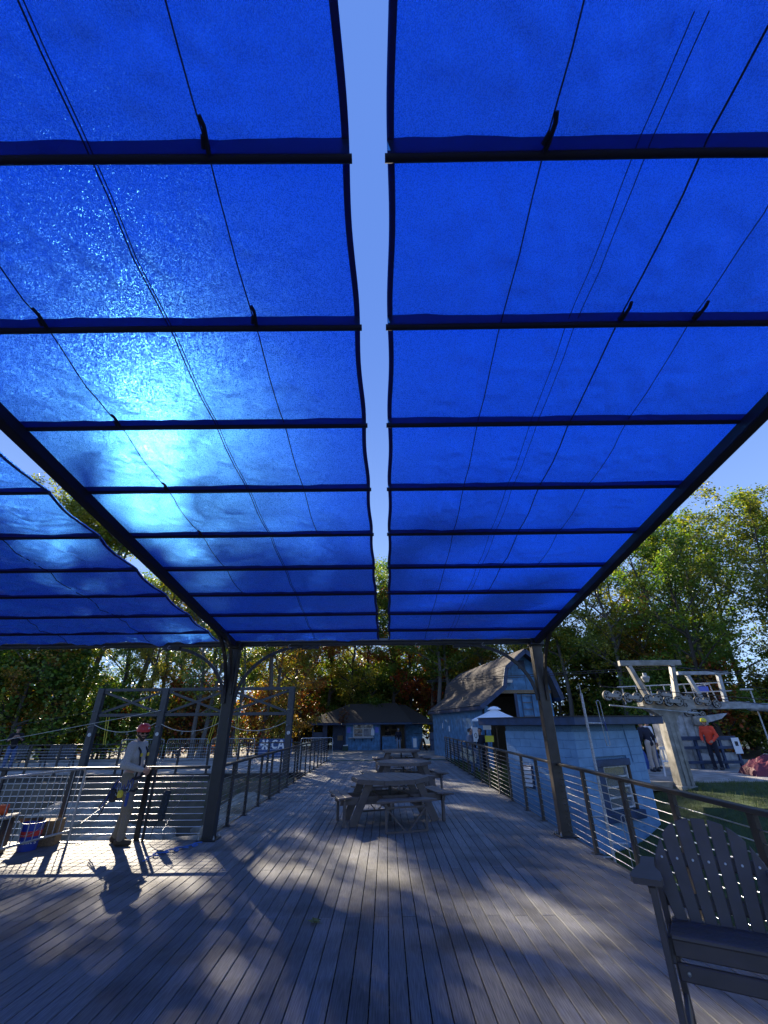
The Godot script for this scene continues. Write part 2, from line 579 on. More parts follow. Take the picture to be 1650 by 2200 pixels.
func make_pergola():
	var t = thing("pergola_frame", "black steel pergola frame with arched braces carrying the blue canopies", "pergola", V(0, 0, -8.85))
	var o = V(0, 0, -8.85)
	for x in [-3.03, 3.03]:
		var mb = MB.new()
		mb.cbox(V(x, 1.6, 0), V(0.19, 3.2, 0.19), 0.012); part(t, "post", mb, M.steel_black if x < 0 else M.rail_sunlit)
		mb = MB.new(); mb.cbox(V(x, 0.01, 0), V(0.32, 0.02, 0.32), 0.004); part(t, "base_plate", mb, M.steel_black)
		for sx in [-0.125, 0.125]:
			for sz in [-0.125, 0.125]:
				mb = MB.new(); mb.lathe([Vector2(0, .02), Vector2(.016, .02), Vector2(.016, .05), Vector2(.008, .05), Vector2(.008, .075), Vector2(0, .075)], Transform3D(Basis(), V(x + sx, 0, sz)), 8)
				part(t, "anchor_bolt", mb, M.galv)
		# rear posts of the same bay
		mb = MB.new(); mb.cbox(V(x, 2.26, 10.9), V(0.19, 4.52, 0.19), 0.012); part(t, "post", mb, M.steel_black)
	var lp = MB.new(); lp.cbox(V(-9.4, 0.9, 0), V(0.19, 4.6, 0.19), 0.012); part(t, "post", lp, M.steel_black)
	lp = MB.new(); lp.cbox(V(-9.4, 1.86, 10.9), V(0.19, 5.32, 0.19), 0.012); part(t, "post", lp, M.steel_black)
	# front beam and its small rail
	var mb = MB.new(); mb.cbox(V(-3.2, 3.215, 0.0), V(12.6, 0.13, 0.12), 0.008); part(t, "front_beam", mb, M.steel_black)
	mb = MB.new(); mb.cbox(V(-3.2, 3.235, 0.13), V(12.5, 0.045, 0.05), 0.006); part(t, "front_rail", mb, M.galv_dark)
	# side beams falling towards the front
	for x in [-3.03, 3.03, -9.4]:
		mb = MB.new(); mb.beam(V(x, cy(-8.85) - 0.035, 0), V(x, cy(2.2) - 0.035, 11.05), 0.11, 0.11, Vector3.UP, 0.01); part(t, "side_beam", mb, M.bar_navy)
		mb = MB.new(); mb.cbox(V(x, 3.18, 0.05), V(0.26, 0.16, 0.26), 0.01); part(t, "bracket", mb, M.steel_black)
	mb = MB.new(); mb.cbox(V(-3.2, cy(2.2) + 0.03, 11.05), V(12.6, 0.12, 0.12), 0.008); part(t, "rear_beam", mb, M.steel_black)
	# arched braces
	arc_bar(V(-3.14, 2.1, 0), V(-4.42, 3.14, 0), 0.05, t, M.steel_grey)
	arc_bar(V(-2.92, 2.1, 0), V(-1.62, 3.14, 0), 0.05, t, M.steel_grey)
	arc_bar(V(2.92, 2.1, 0), V(1.64, 3.14, 0), 0.05, t, M.steel_grey)
	arc_bar(V(-3.08, 2.1, 0.11), V(-3.08, cy(-7.6) - 0.05, 1.25), 0.05, t, M.steel_black)
	arc_bar(V(-2.98, 2.25, 0.11), V(-2.98, cy(-7.7) - 0.05, 1.1), 0.05, t, M.steel_black)
	arc_bar(V(3.07, 2.1, 0.11), V(3.07, cy(-7.6) - 0.05, 1.25), 0.05, t, M.rail_sunlit)
	for e in [[-4.42, -3.2], [-1.62, -2.9], [1.64, 2.9]]:
		mb = MB.new(); mb.cbox(V(e[0] + (0.1 if e[0] < -3 else (-0.1 if e[0] > 0 else 0.1)), 3.125, 0), V(0.34, 0.06, 0.12), 0.006); part(t, "brace_foot", mb, M.steel_black)
	for x in [-5.6, -4.3, -2.35, -1.9, 0.62, 1.95, -6.9]:
		mb = MB.new()
		var pts = []
		for i in 12: pts.append(V(x + 0.028 * cos(PI * (0.15 + 1.5 * i / 11.0)), 3.155 - 0.035 + 0.032 * sin(PI * (0.15 + 1.5 * i / 11.0)) * -1.0, 0.17))
		mb.tube(pts, 0.006, 6); part(t, "hook", mb, M.white_pipe)


func make_canopy(x0, x1, wrinkle, label, seed_, edge_l = null, edge_r = null, cloth = "shade_cloth"):
	var t = thing("shade_canopy", label, "canopy", V((x0 + x1) / 2, 0, -3.7), 0, "blue shade canopies under the pergola")
	var o = t.position
	var f = FastNoiseLite.new(); f.seed = seed_; f.frequency = 0.55; f.fractal_octaves = 4
	var f2 = FastNoiseLite.new(); f2.seed = seed_ + 7; f2.frequency = 2.8; f2.fractal_octaves = 3
	var bars = []
	var z = -1.06 + 0.885 * 3
	while z > -8.4:
		bars.append(z); z -= 0.885
	var zs = []
	var zt = 2.0
	while zt > -8.6:
		zs.append(zt); zt -= 0.059
	zs.append(-8.66)
	var nx = 72
	var X = func(i, zz):
		var l = x0 if edge_l == null else x0 + edge_l.call(zz)
		var r = x1 if edge_r == null else x1 + edge_r.call(zz)
		return lerpf(l, r, float(i) / nx)
	var Y = func(x, zz):
		var ph = (zz + 1.06) / 0.885
		var u = ph - floorf(ph)
		var sag = -0.035 * pow(sin(PI * u), 0.8)
		var wv = f.get_noise_2d(x * 2.2 + zz * 0.9, zz * 0.8 - x * 0.35) * 0.024 * wrinkle + absf(f2.get_noise_2d(x * 0.5 + zz * 0.8, zz * 0.9 - x * 0.6)) * -0.036 * wrinkle
		var ed = clampf(minf(x - x0, x1 - x) / 0.5, 0.15, 1.0)
		return cy(zz) + 0.05 + sag + wv * (0.25 + 0.75 * sin(PI * u)) * ed
	var mb = MB.new(); mb.use_uv = true
	for layer in 2:
		var dy = 0.0 if layer == 0 else 0.005
		var g = []; var gn = []
		for zz in zs:
			var row = []; var rn = []
			for i in nx + 1:
				var x = X.call(i, zz)
				row.append(V(x, Y.call(x, zz) + dy, zz) - o)
				var e = 0.02
				var nn = V(Y.call(x - e, zz) - Y.call(x + e, zz), 2 * e, Y.call(x, zz - e) - Y.call(x, zz + e)).normalized()
				rn.append(-nn if layer == 0 else nn)
			g.append(row); gn.append(rn)
		for j in zs.size() - 1:
			for i in nx:
				var a = [[j, i], [j, i + 1], [j + 1, i + 1], [j + 1, i]]
				if layer == 0: a = [[j, i], [j + 1, i], [j + 1, i + 1], [j, i + 1]]
				var P = func(k): return g[a[k][0]][a[k][1]]
				var N = func(k): return gn[a[k][0]][a[k][1]]
				mb.tri(P.call(0), P.call(1), P.call(2), N.call(0), N.call(1), N.call(2))
				mb.tri(P.call(0), P.call(2), P.call(3), N.call(0), N.call(2), N.call(3))
				for k in [0, 2, 1, 0, 3, 2]:
					var q = P.call(k)
					mb.t.append(Vector2(q.x, q.z))
	part(t, "fabric", mb, M[cloth])
	for zz in bars:
		var l = X.call(0, zz); var r = X.call(nx, zz)
		mb = MB.new()
		mb.tube([V(l - 0.012, cy(zz) + 0.018, zz) - o, V((l + r) / 2, cy(zz) + 0.010, zz + 0.012) - o, V(r + 0.012, cy(zz) + 0.018, zz) - o], 0.020, 12)
		part(t, "crossbar", mb, M.bar_navy)
		# doubled cloth of the pocket beside the bar
		mb = MB.new()
		var n = 24
		for i in n:
			var xa = lerpf(l, r, float(i) / n); var xb = lerpf(l, r, float(i + 1) / n)
			var za = zz + 0.075 + f2.get_noise_2d(xa * 4, zz) * 0.01; var zb = zz + 0.075 + f2.get_noise_2d(xb * 4, zz) * 0.01
			mb.quad(V(xa, cy(zz) + 0.012, zz) - o, V(xb, cy(zz) + 0.012, zz) - o, V(xb, Y.call(xb, zb) - 0.006, zb) - o, V(xa, Y.call(xa, za) - 0.006, za) - o)
		part(t, "bar_pocket", mb, M.doubled_cloth)
	for s in 2:
		mb = MB.new()
		var k = nx if s else 0
		for j in zs.size() - 1:
			var xa = X.call(k, zs[j]); var xb = X.call(k, zs[j + 1])
			var w = (-0.035 if s else 0.035)
			mb.quad(V(xa, Y.call(xa, zs[j]) - 0.008, zs[j]) - o, V(xa + w, Y.call(xa + w, zs[j]) - 0.008, zs[j]) - o, V(xb + w, Y.call(xb + w, zs[j + 1]) - 0.008, zs[j + 1]) - o, V(xb, Y.call(xb, zs[j + 1]) - 0.008, zs[j + 1]) - o)
		part(t, "hem", mb, M.hem)
	return [t, Y, bars]


func canopy_rope(c, x, z0, z1, knots, r = 0.004):
	var t = c[0]; var o = t.position
	var mb = MB.new()
	var pts = []
	var n = 40
	for i in n + 1:
		var z = lerpf(z0, z1, float(i) / n)
		pts.append(V(x + 0.02 * sin(z * 0.9), c[1].call(x, z) - 0.016, z) - o)
	mb.tube(pts, r, 5)
	part(t, "pull_rope", mb, M.bar_navy)
	for z in knots:
		mb = MB.new()
		var b = V(x + 0.02 * sin(z * 0.9), cy(z) + 0.01, z + 0.03) - o
		mb.tube([b + V(0, 0, -0.03), b + V(0.012, 0.0, 0.03), b + V(0.02, 0.006, 0.10), b + V(0.012, 0.008, 0.14)], 0.013, 6, 0.010)
		mb.tube([b + V(-0.012, 0, 0.02), b + V(0.004, 0.0, 0.07)], 0.011, 6)
		part(t, "knot", mb, M.bar_navy)


func make_canopies():
	var a = make_canopy(-3.07, -0.14, 1.0, "translucent blue shade canopy with the sun glowing through it", 5, null, func(z): return 0.007 * cos(z * 7.1) - 0.004 * (z + 4.0))
	canopy_rope(a, -1.38, 1.9, -8.5, [])
	canopy_rope(a, -1.36, 1.9, -8.5, [], 0.003)
	canopy_rope(a, -0.81, 1.9, -4.6, [-1.06, -1.945])
	canopy_rope(a, -2.18, -1.2, -6.4, [-1.945, -2.83, -3.715, -4.6])
	var b = make_canopy(0.045, 3.07, 1.0, "deep blue shade canopy over the deck side with the bronze post", 15, func(z): return -0.006 * cos(z * 7.1) - 0.003 * (z + 4.0), null)
	canopy_rope(b, 0.80, 1.9, -8.5, [-1.06])
	canopy_rope(b, 1.57, 1.9, -6.4, [-1.945], 0.005)
	canopy_rope(b, 1.30, -0.6, -8.5, [], 0.0025)
	canopy_rope(b, 1.24, -0.6, -8.5, [], 0.0025)
	canopy_rope(b, 2.05, 0.5, -5.5, [-1.945], 0.003)
	var c = make_canopy(-9.3, -3.36, 3.0, "wrinkled dark blue shade canopy over the roped climbing side", 25, null, func(z): return -0.03 + 0.012 * cos(z * 7.1) - 0.018 * (z + 6.0) * (1.0 if z < -6.0 else 0.25))
	canopy_rope(c, -4.6, -2.2, -8.5, [], 0.005)
	canopy_rope(c, -6.2, -3.2, -8.5, [], 0.005)


# ---------------------------------------------------------------- railings
func railing(label, p0: Vector3, p1: Vector3, posts: Array, m, skip_posts := [], n_rods := 10, category := "railing"):
	var t = thing("cable_railing", label, category, p0, 0, "cable railings")
	var d = (p1 - p0)
	var l = d.length(); var u = d / l
	var side = u.cross(Vector3.UP)
	var mb = MB.new()
	mb.beam(V(0, 1.055, 0), d + V(0, 1.055, 0), 0.085, 0.042, Vector3.UP, 0.006); part(t, "top_rail", mb, m)
	var one = MB.new()
	one.cbox(V(0, 0.515, 0), V(0.045, 1.035, 0.085) if absf(u.z) > 0.5 else V(0.085, 1.035, 0.045), 0.005)
	var pm = one.mesh()
	var foot = MB.new(); foot.cbox(V(0, 0.006, 0), V(0.12, 0.012, 0.12), 0.003)
	var fm = foot.mesh()
	for s in posts:
		inst(t, "post", pm, m, Transform3D(Basis(), u * s))
		inst(t, "foot_plate", fm, m, Transform3D(Basis(), u * s))
	for k in n_rods:
		var y = 0.085 + k * (0.93 / n_rods)
		mb = MB.new()
		mb.tube([V(0, y, 0), d + V(0, y, 0)], 0.0055, 8)
		part(t, "cable", mb, M.cable)
	return t


func make_railings():
	var zs = []
	for z in [-1.0, -2.1, -3.2, -4.33, -5.45, -6.54, -7.77, -10.1, -11.16, -12.4, -13.6, -14.8, -16.0, -17.2, -18.4, -19.6, -20.8, -22.0, -23.2, -24.4, -25.1]:
		zs.append(-0.2 - z)
	railing("bronze cable railing along the blue building side of the deck", V(3.07, 0, -0.2), V(3.07, 0, -25.15), zs, M.rail_sunlit)
	zs = []
	for i in 15: zs.append(0.85 + i * 1.08)
	railing("black cable railing along the walkway above the boulders", V(-3.07, 0, -9.02), V(-3.07, 0, -25.1), zs, M.steel_black)
	zs = []
	for x in [1.07, 2.45, 3.7]: zs.append(x)
	railing("black cable railing behind the worker in the red helmet", V(-3.2, 0, -8.87), V(-7.1, 0, -8.87), zs, M.steel_black)
	# terrace railing across the pit
	zs = []
	for i in 18: zs.append(0.1 + i * 1.22)
	railing("black cable railing on the far edge of the concrete terrace", V(-3.5, 0, -19.75), V(-24.5, 0, -19.75), zs, M.steel_black, [], 9)


# ---------------------------------------------------------------- furniture on the deck
func picnic_table(at: Vector3, turn, label):
	var t = thing("picnic_table", label, "picnic table", at, turn, "brown picnic tables on the walkway")
	var m = M.plastic_brown
	# eight-sided top of six boards with a rim
	var R = 0.80
	var oct = []
	for i in 8:
		var a = TAU * (i + 0.5) / 8.0
		oct.append(Vector2(cos(a), sin(a)) * R)
	var flat = Transform3D(Basis(V(1, 0, 0), V(0, 0, -1), V(0, 1, 0)), V(0, 0.735, 0))
	var wd = 2.0 * R * cos(PI / 8) / 7.0
	for k in 7:
		var x0 = -R * cos(PI / 8) + k * wd
		var strip = PackedVector2Array([Vector2(x0 + .004, -2), Vector2(x0 + wd - .004, -2), Vector2(x0 + wd - .004, 2), Vector2(x0 + .004, 2)])
		var c = Geometry2D.intersect_polygons(strip, PackedVector2Array(oct))
		var mb = MB.new()
		mb.prism(Array(c[0]), flat, 0.035, 0.005); part(t, "top_board", mb, m)
	var mb = MB.new()
	for i in 8:
		var a = oct[i] * 0.985; var b = oct[(i + 1) % 8] * 0.985
		mb.beam(V(a.x, 0.70, a.y), V(b.x, 0.70, b.y), 0.035, 0.05)
	part(t, "rim", mb, m)
	# cross timbers carrying the four benches
	for s in [-1, 1]:
		mb = MB.new(); mb.cbox(V(0, 0.40, s * 0.30), V(2.15, 0.13, 0.035), 0.005); part(t, "cross_timber", mb, m)
		mb = MB.new(); mb.cbox(V(s * 0.30, 0.402, 0), V(0.035, 0.126, 2.15), 0.005); part(t, "cross_timber", mb, m)
		mb = MB.new(); mb.cbox(V(0, 0.69, s * 0.30), V(1.30, 0.06, 0.035), 0.004); part(t, "top_bearer", mb, m)
	for k in 4:
		var b = Basis(Vector3.UP, k * PI / 2)
		# bench: a tapered seat of two boards
		for e in [[0.865, 1.005], [1.012, 1.155]]:
			var q = []
			for w in [[e[0], -1], [e[1], -1], [e[1], 1], [e[0], 1]]: q.append(Vector2(w[1] * w[0] * tan(PI / 8) * 1.22, w[0]))
			mb = MB.new(); mb.prism(q, Transform3D(b * Basis(V(1, 0, 0), V(0, 0, -1), V(0, 1, 0)), V(0, 0.47, 0)), 0.034, 0.005); part(t, "bench_board", mb, m)
		for s in [-1, 1]:
			mb = MB.new(); mb.cbox(b * V(s * 0.30, 0.435, 1.01), V(0.045, 0.05, 0.30) if k % 2 == 0 else V(0.30, 0.05, 0.045), 0.004); part(t, "bench_cleat", mb, m)
		if k % 2 == 1:
			# slanting board legs under the side benches and upright ones at their ends
			for s in [-1, 1]:
				mb = MB.new(); mb.beam(b * V(s * 0.335, 0.0, 0.84), b * V(s * 0.335, 0.70, 0.50), 0.035, 0.15, b * V(0, 0, 1), 0.004); part(t, "leg", mb, m)
				mb = MB.new(); mb.beam(b * V(s * 0.36, 0.0, 1.00), b * V(s * 0.36, 0.43, 1.00), 0.07, 0.05, b * V(0, 0, 1), 0.004); part(t, "leg", mb, m)
		else:
			# open trestle with two slanting struts under the front and rear benches
			for s in [-1, 1]:
				mb = MB.new(); mb.beam(b * V(s * 0.38, 0.0, 1.08), b * V(s * 0.38, 0.43, 1.08), 0.04, 0.03, b * V(0, 0, 1)); part(t, "leg", mb, m)
				mb = MB.new(); mb.beam(b * V(s * 0.36, 0.36, 1.085), b * V(s * 0.04, 0.03, 1.085), 0.022, 0.035, b * V(0, 0, 1)); part(t, "strut", mb, m)
			mb = MB.new(); mb.beam(b * V(-0.40, 0.016, 1.08), b * V(0.40, 0.016, 1.08), 0.04, 0.03); part(t, "trestle_foot", mb, m)
			mb = MB.new(); mb.beam(b * V(-0.40, 0.375, 1.08), b * V(0.40, 0.375, 1.08), 0.03, 0.03); part(t, "trestle_bar", mb, m)
	mb = MB.new(); mb.tube([V(0, 0.0, 0), V(0, 0.71, 0)], 0.03, 10); part(t, "centre_pole", mb, M.steel_black)
	return t


func tall_chair():
	# bar-height slatted deck chair; local +z is the way it faces
	var turn = atan2(-0.5, 0.865)
	var t = thing("deck_chair", "tall dark slatted deck chair with fan back beside the cable railing", "chair", V(1.70, 0, -2.72) + V(0.25, 0, -0.43) * 0.5, turn)
	t.scale = V(0.88, 1, 0.94)
	t.position += V(-0.04, 0, -0.03)
	var m = M.plastic_dark
	# seat 0.62 wide, 0.5 deep, its front edge at local z = +0.25
	for k in 6:
		var z = 0.24 - k * 0.092
		var mb = MB.new(); mb.cbox(V(0, 0.757 - k * 0.012, z), V(0.60, 0.024, 0.085), 0.006, Basis(Vector3.RIGHT, -0.12)); part(t, "seat_slat", mb, m)
	var mb = MB.new(); mb.cbox(V(0, 0.720, 0.262), V(0.60, 0.07, 0.026), 0.006); part(t, "front_slat", mb, m)
	mb = MB.new(); mb.cbox(V(0, 0.628, 0.255), V(0.60, 0.068, 0.026), 0.006); part(t, "apron", mb, m)
	for s in [-1, 1]:
		mb = MB.new(); mb.beam(V(s * 0.335, 0.0, 0.275), V(s * 0.335, 0.955, 0.255), 0.035, 0.095, Vector3.BACK, 0.005); part(t, "leg", mb, m)
		mb = MB.new(); mb.beam(V(s * 0.325, 0.0, -0.36), V(s * 0.325, 0.90, -0.20), 0.035, 0.085, Vector3.BACK, 0.005); part(t, "leg", mb, m)
		mb = MB.new(); mb.beam(V(s * 0.31, 0.70, 0.25), V(s * 0.31, 0.62, -0.28), 0.03, 0.10, Vector3.UP, 0.005); part(t, "side_rail", mb, m)
		# waisted arm
		var arm = []
		for q in [[-0.075, 0.32], [0.075, 0.32], [0.085, 0.26], [0.07, 0.12], [0.035, -0.02], [0.03, -0.27], [-0.055, -0.27], [-0.05, -0.05], [-0.08, 0.12], [-0.092, 0.26]]: arm.append(Vector2(q[0], q[1]))
		mb = MB.new(); mb.prism(arm, Transform3D(Basis(V(1, 0, 0), V(0, 0.03, 1), V(0, 1, 0)), V(s * 0.355, 0.968, 0.0)), 0.028, 0.006); part(t, "arm", mb, m)
		mb = MB.new(); mb.cbox(V(s * 0.345, 0.935, 0.20), V(0.035, 0.05, 0.11), 0.006); part(t, "arm_bracket", mb, m)
		mb = MB.new(); mb.beam(V(s * 0.33, 0.28, 0.28), V(s * 0.325, 0.34, -0.30), 0.03, 0.08, Vector3.UP, 0.005); part(t, "stretcher", mb, m)
		mb = MB.new(); mb.lathe([Vector2(0, 0.0), Vector2(0.011, 0.0), Vector2(0.009, 0.005), Vector2(0, 0.006)], Transform3D(Basis(Vector3.RIGHT, PI / 2), V(s * 0.25, 0.628, 0.268)), 10); part(t, "screw", mb, M.screw)
	mb = MB.new(); mb.cbox(V(0, 0.33, 0.31), V(0.64, 0.026, 0.10), 0.006); part(t, "foot_rest", mb, m)
	# fan back of seven slats with rounded tops, leaning back
	var lean = Basis(Vector3.RIGHT, -0.30)
	var base = V(0, 0.70, -0.20)
	for k in 7:
		var f = (k - 3) / 3.0
		var x0 = f * 0.240; var x1 = f * 0.300
		var wb = 0.0345; var wt = 0.0435
		var top = func(x): return 0.505 - 0.95 * x * x - 3.0 * pow(x, 4.0) * 4.0
		var poly = [Vector2(x0 - wb, 0), Vector2(x0 + wb, 0)]
		for i in 7:
			var xx = x1 + wt - 2.0 * wt * i / 6.0
			poly.append(Vector2(xx, top.call(xx)))
		mb = MB.new(); mb.prism(poly, Transform3D(lean, base + lean * V(0, 0, 0.006 * f * f)), 0.02, 0.004)
		var sl = part(t, "back_slat", mb, m)
		mb = MB.new(); mb.lathe([Vector2(0, 0), Vector2(0.0075, 0), Vector2(0.0065, 0.003), Vector2(0, 0.004)], Transform3D(lean * Basis(Vector3.RIGHT, PI / 2), base + lean * V(lerpf(x0, x1, 0.56), 0.29, 0.012 + 0.006 * f * f)), 10)
		part(sl, "screw", mb, M.screw)
	for y in [0.10, 0.29]:
		mb = MB.new(); mb.cbox(base + lean * V(0, y, -0.025), V(0.62, 0.07, 0.026), 0.005, lean); part(t, "back_rail", mb, m)


func crowd_barrier(p: Vector3, q: Vector3, label, n_bars, parent_group, m):
	# welded tube barrier with upright rods and flat feet
	var t = thing("crowd_barrier", label, "barrier", p, 0, parent_group)
	var d = q - p; var l = d.length(); var u = d / l
	var side = u.cross(Vector3.UP)
	var pts = []
	var loop = [V(0, 0.16, 0), V(0, 0.98, 0)]
	for i in 6:
		var a = PI / 2 * i / 5.0
		loop.append(u * (0.09 - 0.09 * cos(a)) + V(0, 0.98 + 0.09 * sin(a), 0))
	for i in 6:
		var a = PI / 2 * (1 - i / 5.0)
		loop.append(u * (l - 0.09 + 0.09 * cos(a)) + V(0, 0.98 + 0.09 * sin(a), 0))
	loop.append(u * l + V(0, 0.16, 0))
	var mb = MB.new(); mb.tube(loop, 0.019, 8); part(t, "frame", mb, m)
	mb = MB.new(); mb.tube([V(0, 0.17, 0), u * l + V(0, 0.17, 0)], 0.017, 8); part(t, "bottom_tube", mb, m)
	for i in n_bars:
		var s = l * (i + 1.0) / (n_bars + 1.0)
		mb = MB.new(); mb.tube([u * s + V(0, 0.17, 0), u * s + V(0, 1.068, 0)], 0.007, 6, -1.0, false, false); part(t, "rod", mb, m)
	for s in [0.0, l]:
		mb = MB.new(); mb.tube([u * s + V(0, 0.0, 0), u * s + V(0, 0.2, 0)], 0.019, 8); part(t, "leg", mb, m)
		mb = MB.new(); mb.cbox(u * s + V(0, 0.008, 0), V(0.55, 0.014, 0.05), 0.003, Basis(side, Vector3.UP, -u)); part(t, "foot", mb, m)
	mb = MB.new()
	var hk = []
	for i in 9:
		var a = PI * i / 8.0
		hk.append(u * (l + 0.02 + 0.03 * sin(a)) + V(0, 0.92 - 0.16 * i / 8.0, 0))
	mb.tube(hk, 0.008, 6); part(t, "hook", mb, m)
	return t


func clutter():
	# beside the barrier at the rim of the pit
	var t = thing("storage_bin", "black plastic bin with a pale lid behind the steel barrier", "bin", V(-6.15, 0, -7.95), 0.3)
	var mb = MB.new(); mb.cbox(V(0, 0.23, 0), V(0.52, 0.46, 0.40), 0.02); part(t, "body", mb, M.bin_black)
	mb = MB.new(); mb.cbox(V(0.02, 0.475, 0.02), V(0.58, 0.03, 0.46), 0.01, Basis(V(0, 0, 1), 0.05)); part(t, "lid", mb, M.lift_grey)
	t = thing("cardboard_box", "plain brown cardboard box beside the blue bucket", "box", V(-5.66, 0, -8.62), 0.25)
	mb = MB.new(); mb.cbox(V(0, 0.17, 0), V(0.38, 0.34, 0.28), 0.006); part(t, "body", mb, M.cardboard)
	mb = MB.new(); mb.beam(V(-0.19, 0.342, 0.14), V(-0.19, 0.41, 0.22), 0.37, 0.004, V(0, 0, 1)); part(t, "flap", mb, M.cardboard)
	t = thing("bucket", "blue plastic bucket with a red band and white lettering", "bucket", V(-5.70, 0, -8.30))
	mb = MB.new(); mb.lathe([Vector2(0, 0), Vector2(.128, 0), Vector2(.152, .33), Vector2(.158, .33), Vector2(.158, .365), Vector2(.148, .365), Vector2(.12, .02), Vector2(0, .02)], Transform3D(), 24); part(t, "pail", mb, M.bucket_blue)
	mb = MB.new(); mb.lathe([Vector2(.1435, .19), Vector2(.1485, .26)], Transform3D(), 24); part(t, "band", mb, M.bucket_red)
	mb = MB.new()
	var hp = []
	for i in 13: hp.append(V(0.158 * cos(PI * i / 12.0), 0.33 - 0.12 * sin(PI * i / 12.0), 0.158 * sin(PI * i / 12.0)))
	mb.tube(hp, 0.004, 5); part(t, "handle", mb, M.galv)
	var tx = text_mesh("LOWE'S", 0.045, 0.004)
	var o = inst(t, "lettering", tx, M.letter_white, Transform3D(Basis(Vector3.UP, 0.55) * Basis(Vector3.RIGHT, 0.07), V(0.0745, 0.12, 0.122)))
	t = thing("foam_roll", "bright orange foam roll lying on the bin beside the barrier", "foam roll", V(-6.30, 0.49, -7.95), 0.5)
	mb = MB.new(); mb.tube([V(-0.28, 0.075, 0), V(0.30, 0.075, 0)], 0.07, 16); part(t, "roll", mb, M.orange_foam)
	mb = MB.new(); mb.tube([V(0.30, 0.075, 0), V(0.305, 0.075, 0)], 0.03, 12); part(t, "core", mb, M.dark_inside)
	# hanging gear post
	t = thing("gear_post", "thin black post at the rim holding a hanging padded bag", "post", V(-4.12, 0, -8.78))
	mb = MB.new(); mb.cbox(V(0, 0.52, 0), V(0.035, 1.04, 0.035), 0.004); part(t, "shaft", mb, M.steel_black)
	mb = MB.new(); mb.cbox(V(0, 0.005, 0), V(0.09, 0.01, 0.09), 0.002); part(t, "plate", mb, M.steel_black)
	t = thing("padded_bag", "long dark padded bag hanging on a strap from the rail", "bag", V(-3.86, 0.28, -8.72))
	var tilt = Basis(V(0, 0, 1), -0.10)
	mb = MB.new(); mb.cbox(tilt * V(0, 0.23, 0), V(0.13, 0.44, 0.07), 0.03, tilt); part(t, "pad", mb, M.bag_pad)
	mb = MB.new(); mb.tube([tilt * V(-0.05, 0.45, 0), tilt * V(0, 0.53, 0), tilt * V(0.05, 0.45, 0)], 0.008, 6); part(t, "strap", mb, M.webbing)
	mb = MB.new(); mb.tube([tilt * V(0, 0.53, 0), V(0.06, 0.73, -0.10), V(0.065, 0.75, -0.14)], 0.005, 6); part(t, "cord", mb, M.webbing)
	mb = MB.new(); mb.tube([tilt * V(-0.03, 0.02, 0), V(-0.08, -0.10, 0.02), V(-0.10, -0.22, 0.03)], 0.010, 6, 0.005); part(t, "tail", mb, M.webbing)
	# blue rope lying on the boards
	t = thing("blue_rope", "loose coil of blue rope lying on the boards by the post", "rope", V(-3.25, 0, -8.1))
	var r = RandomNumberGenerator.new(); r.seed = 8
	mb = MB.new()
	var pts = []
	for i in 70:
		var s = i / 69.0
		var b = V(lerpf(-0.22, 0.22, s), 0.014 + 0.016 * absf(sin(s * 21.0)), lerpf(0.25, -0.38, s))
		pts.append(b + V(0.07 * cos(s * 30.0), 0, 0.06 * sin(s * 30.0)))
	mb.tube(pts, 0.010, 6); part(t, "coil", mb, M.rope_blue)
	mb = MB.new()
	mb.tube([V(-0.22, 0.015, 0.25), V(-0.27, 0.014, 0.36), V(-0.20, 0.014, 0.45), V(-0.24, 0.014, 0.52)], 0.010, 6); part(t, "tail", mb, M.rope_blue)
	t = thing("fallen_leaf", "single curled pale leaf lying alone on the open boards", "leaf", V(-0.72, 0.004, -5.45), 0.7)
	mb = MB.new()
	for i in 10:
		var a0 = TAU * i / 10.0; var a1 = TAU * (i + 1) / 10.0
		var P = func(a):
			var q = 0.055 * (1.0 + 0.45 * cos(a * 5.0))
			return V(q * cos(a), 0.012 + 0.018 * absf(sin(a * 2.0)), q * sin(a))
		mb.tri(V(0, 0.006, 0), P.call(a1), P.call(a0))
	part(t, "blade", mb, M.fallen_leaf)
	mb = MB.new(); mb.tube([V(0, 0.006, 0), V(0.05, 0.006, 0.06)], 0.002, 5); part(t, "stem", mb, M.fallen_leaf)


func text_mesh(s, size, depth) -> Mesh:
	var t = TextMesh.new()
	var f = SystemFont.new(); f.font_names = PackedStringArray(["Droid Sans"]); f.font_weight = 700
	t.font = f; t.text = s; t.font_size = 32; t.pixel_size = size / 32.0 * 1.35; t.depth = depth
	return t


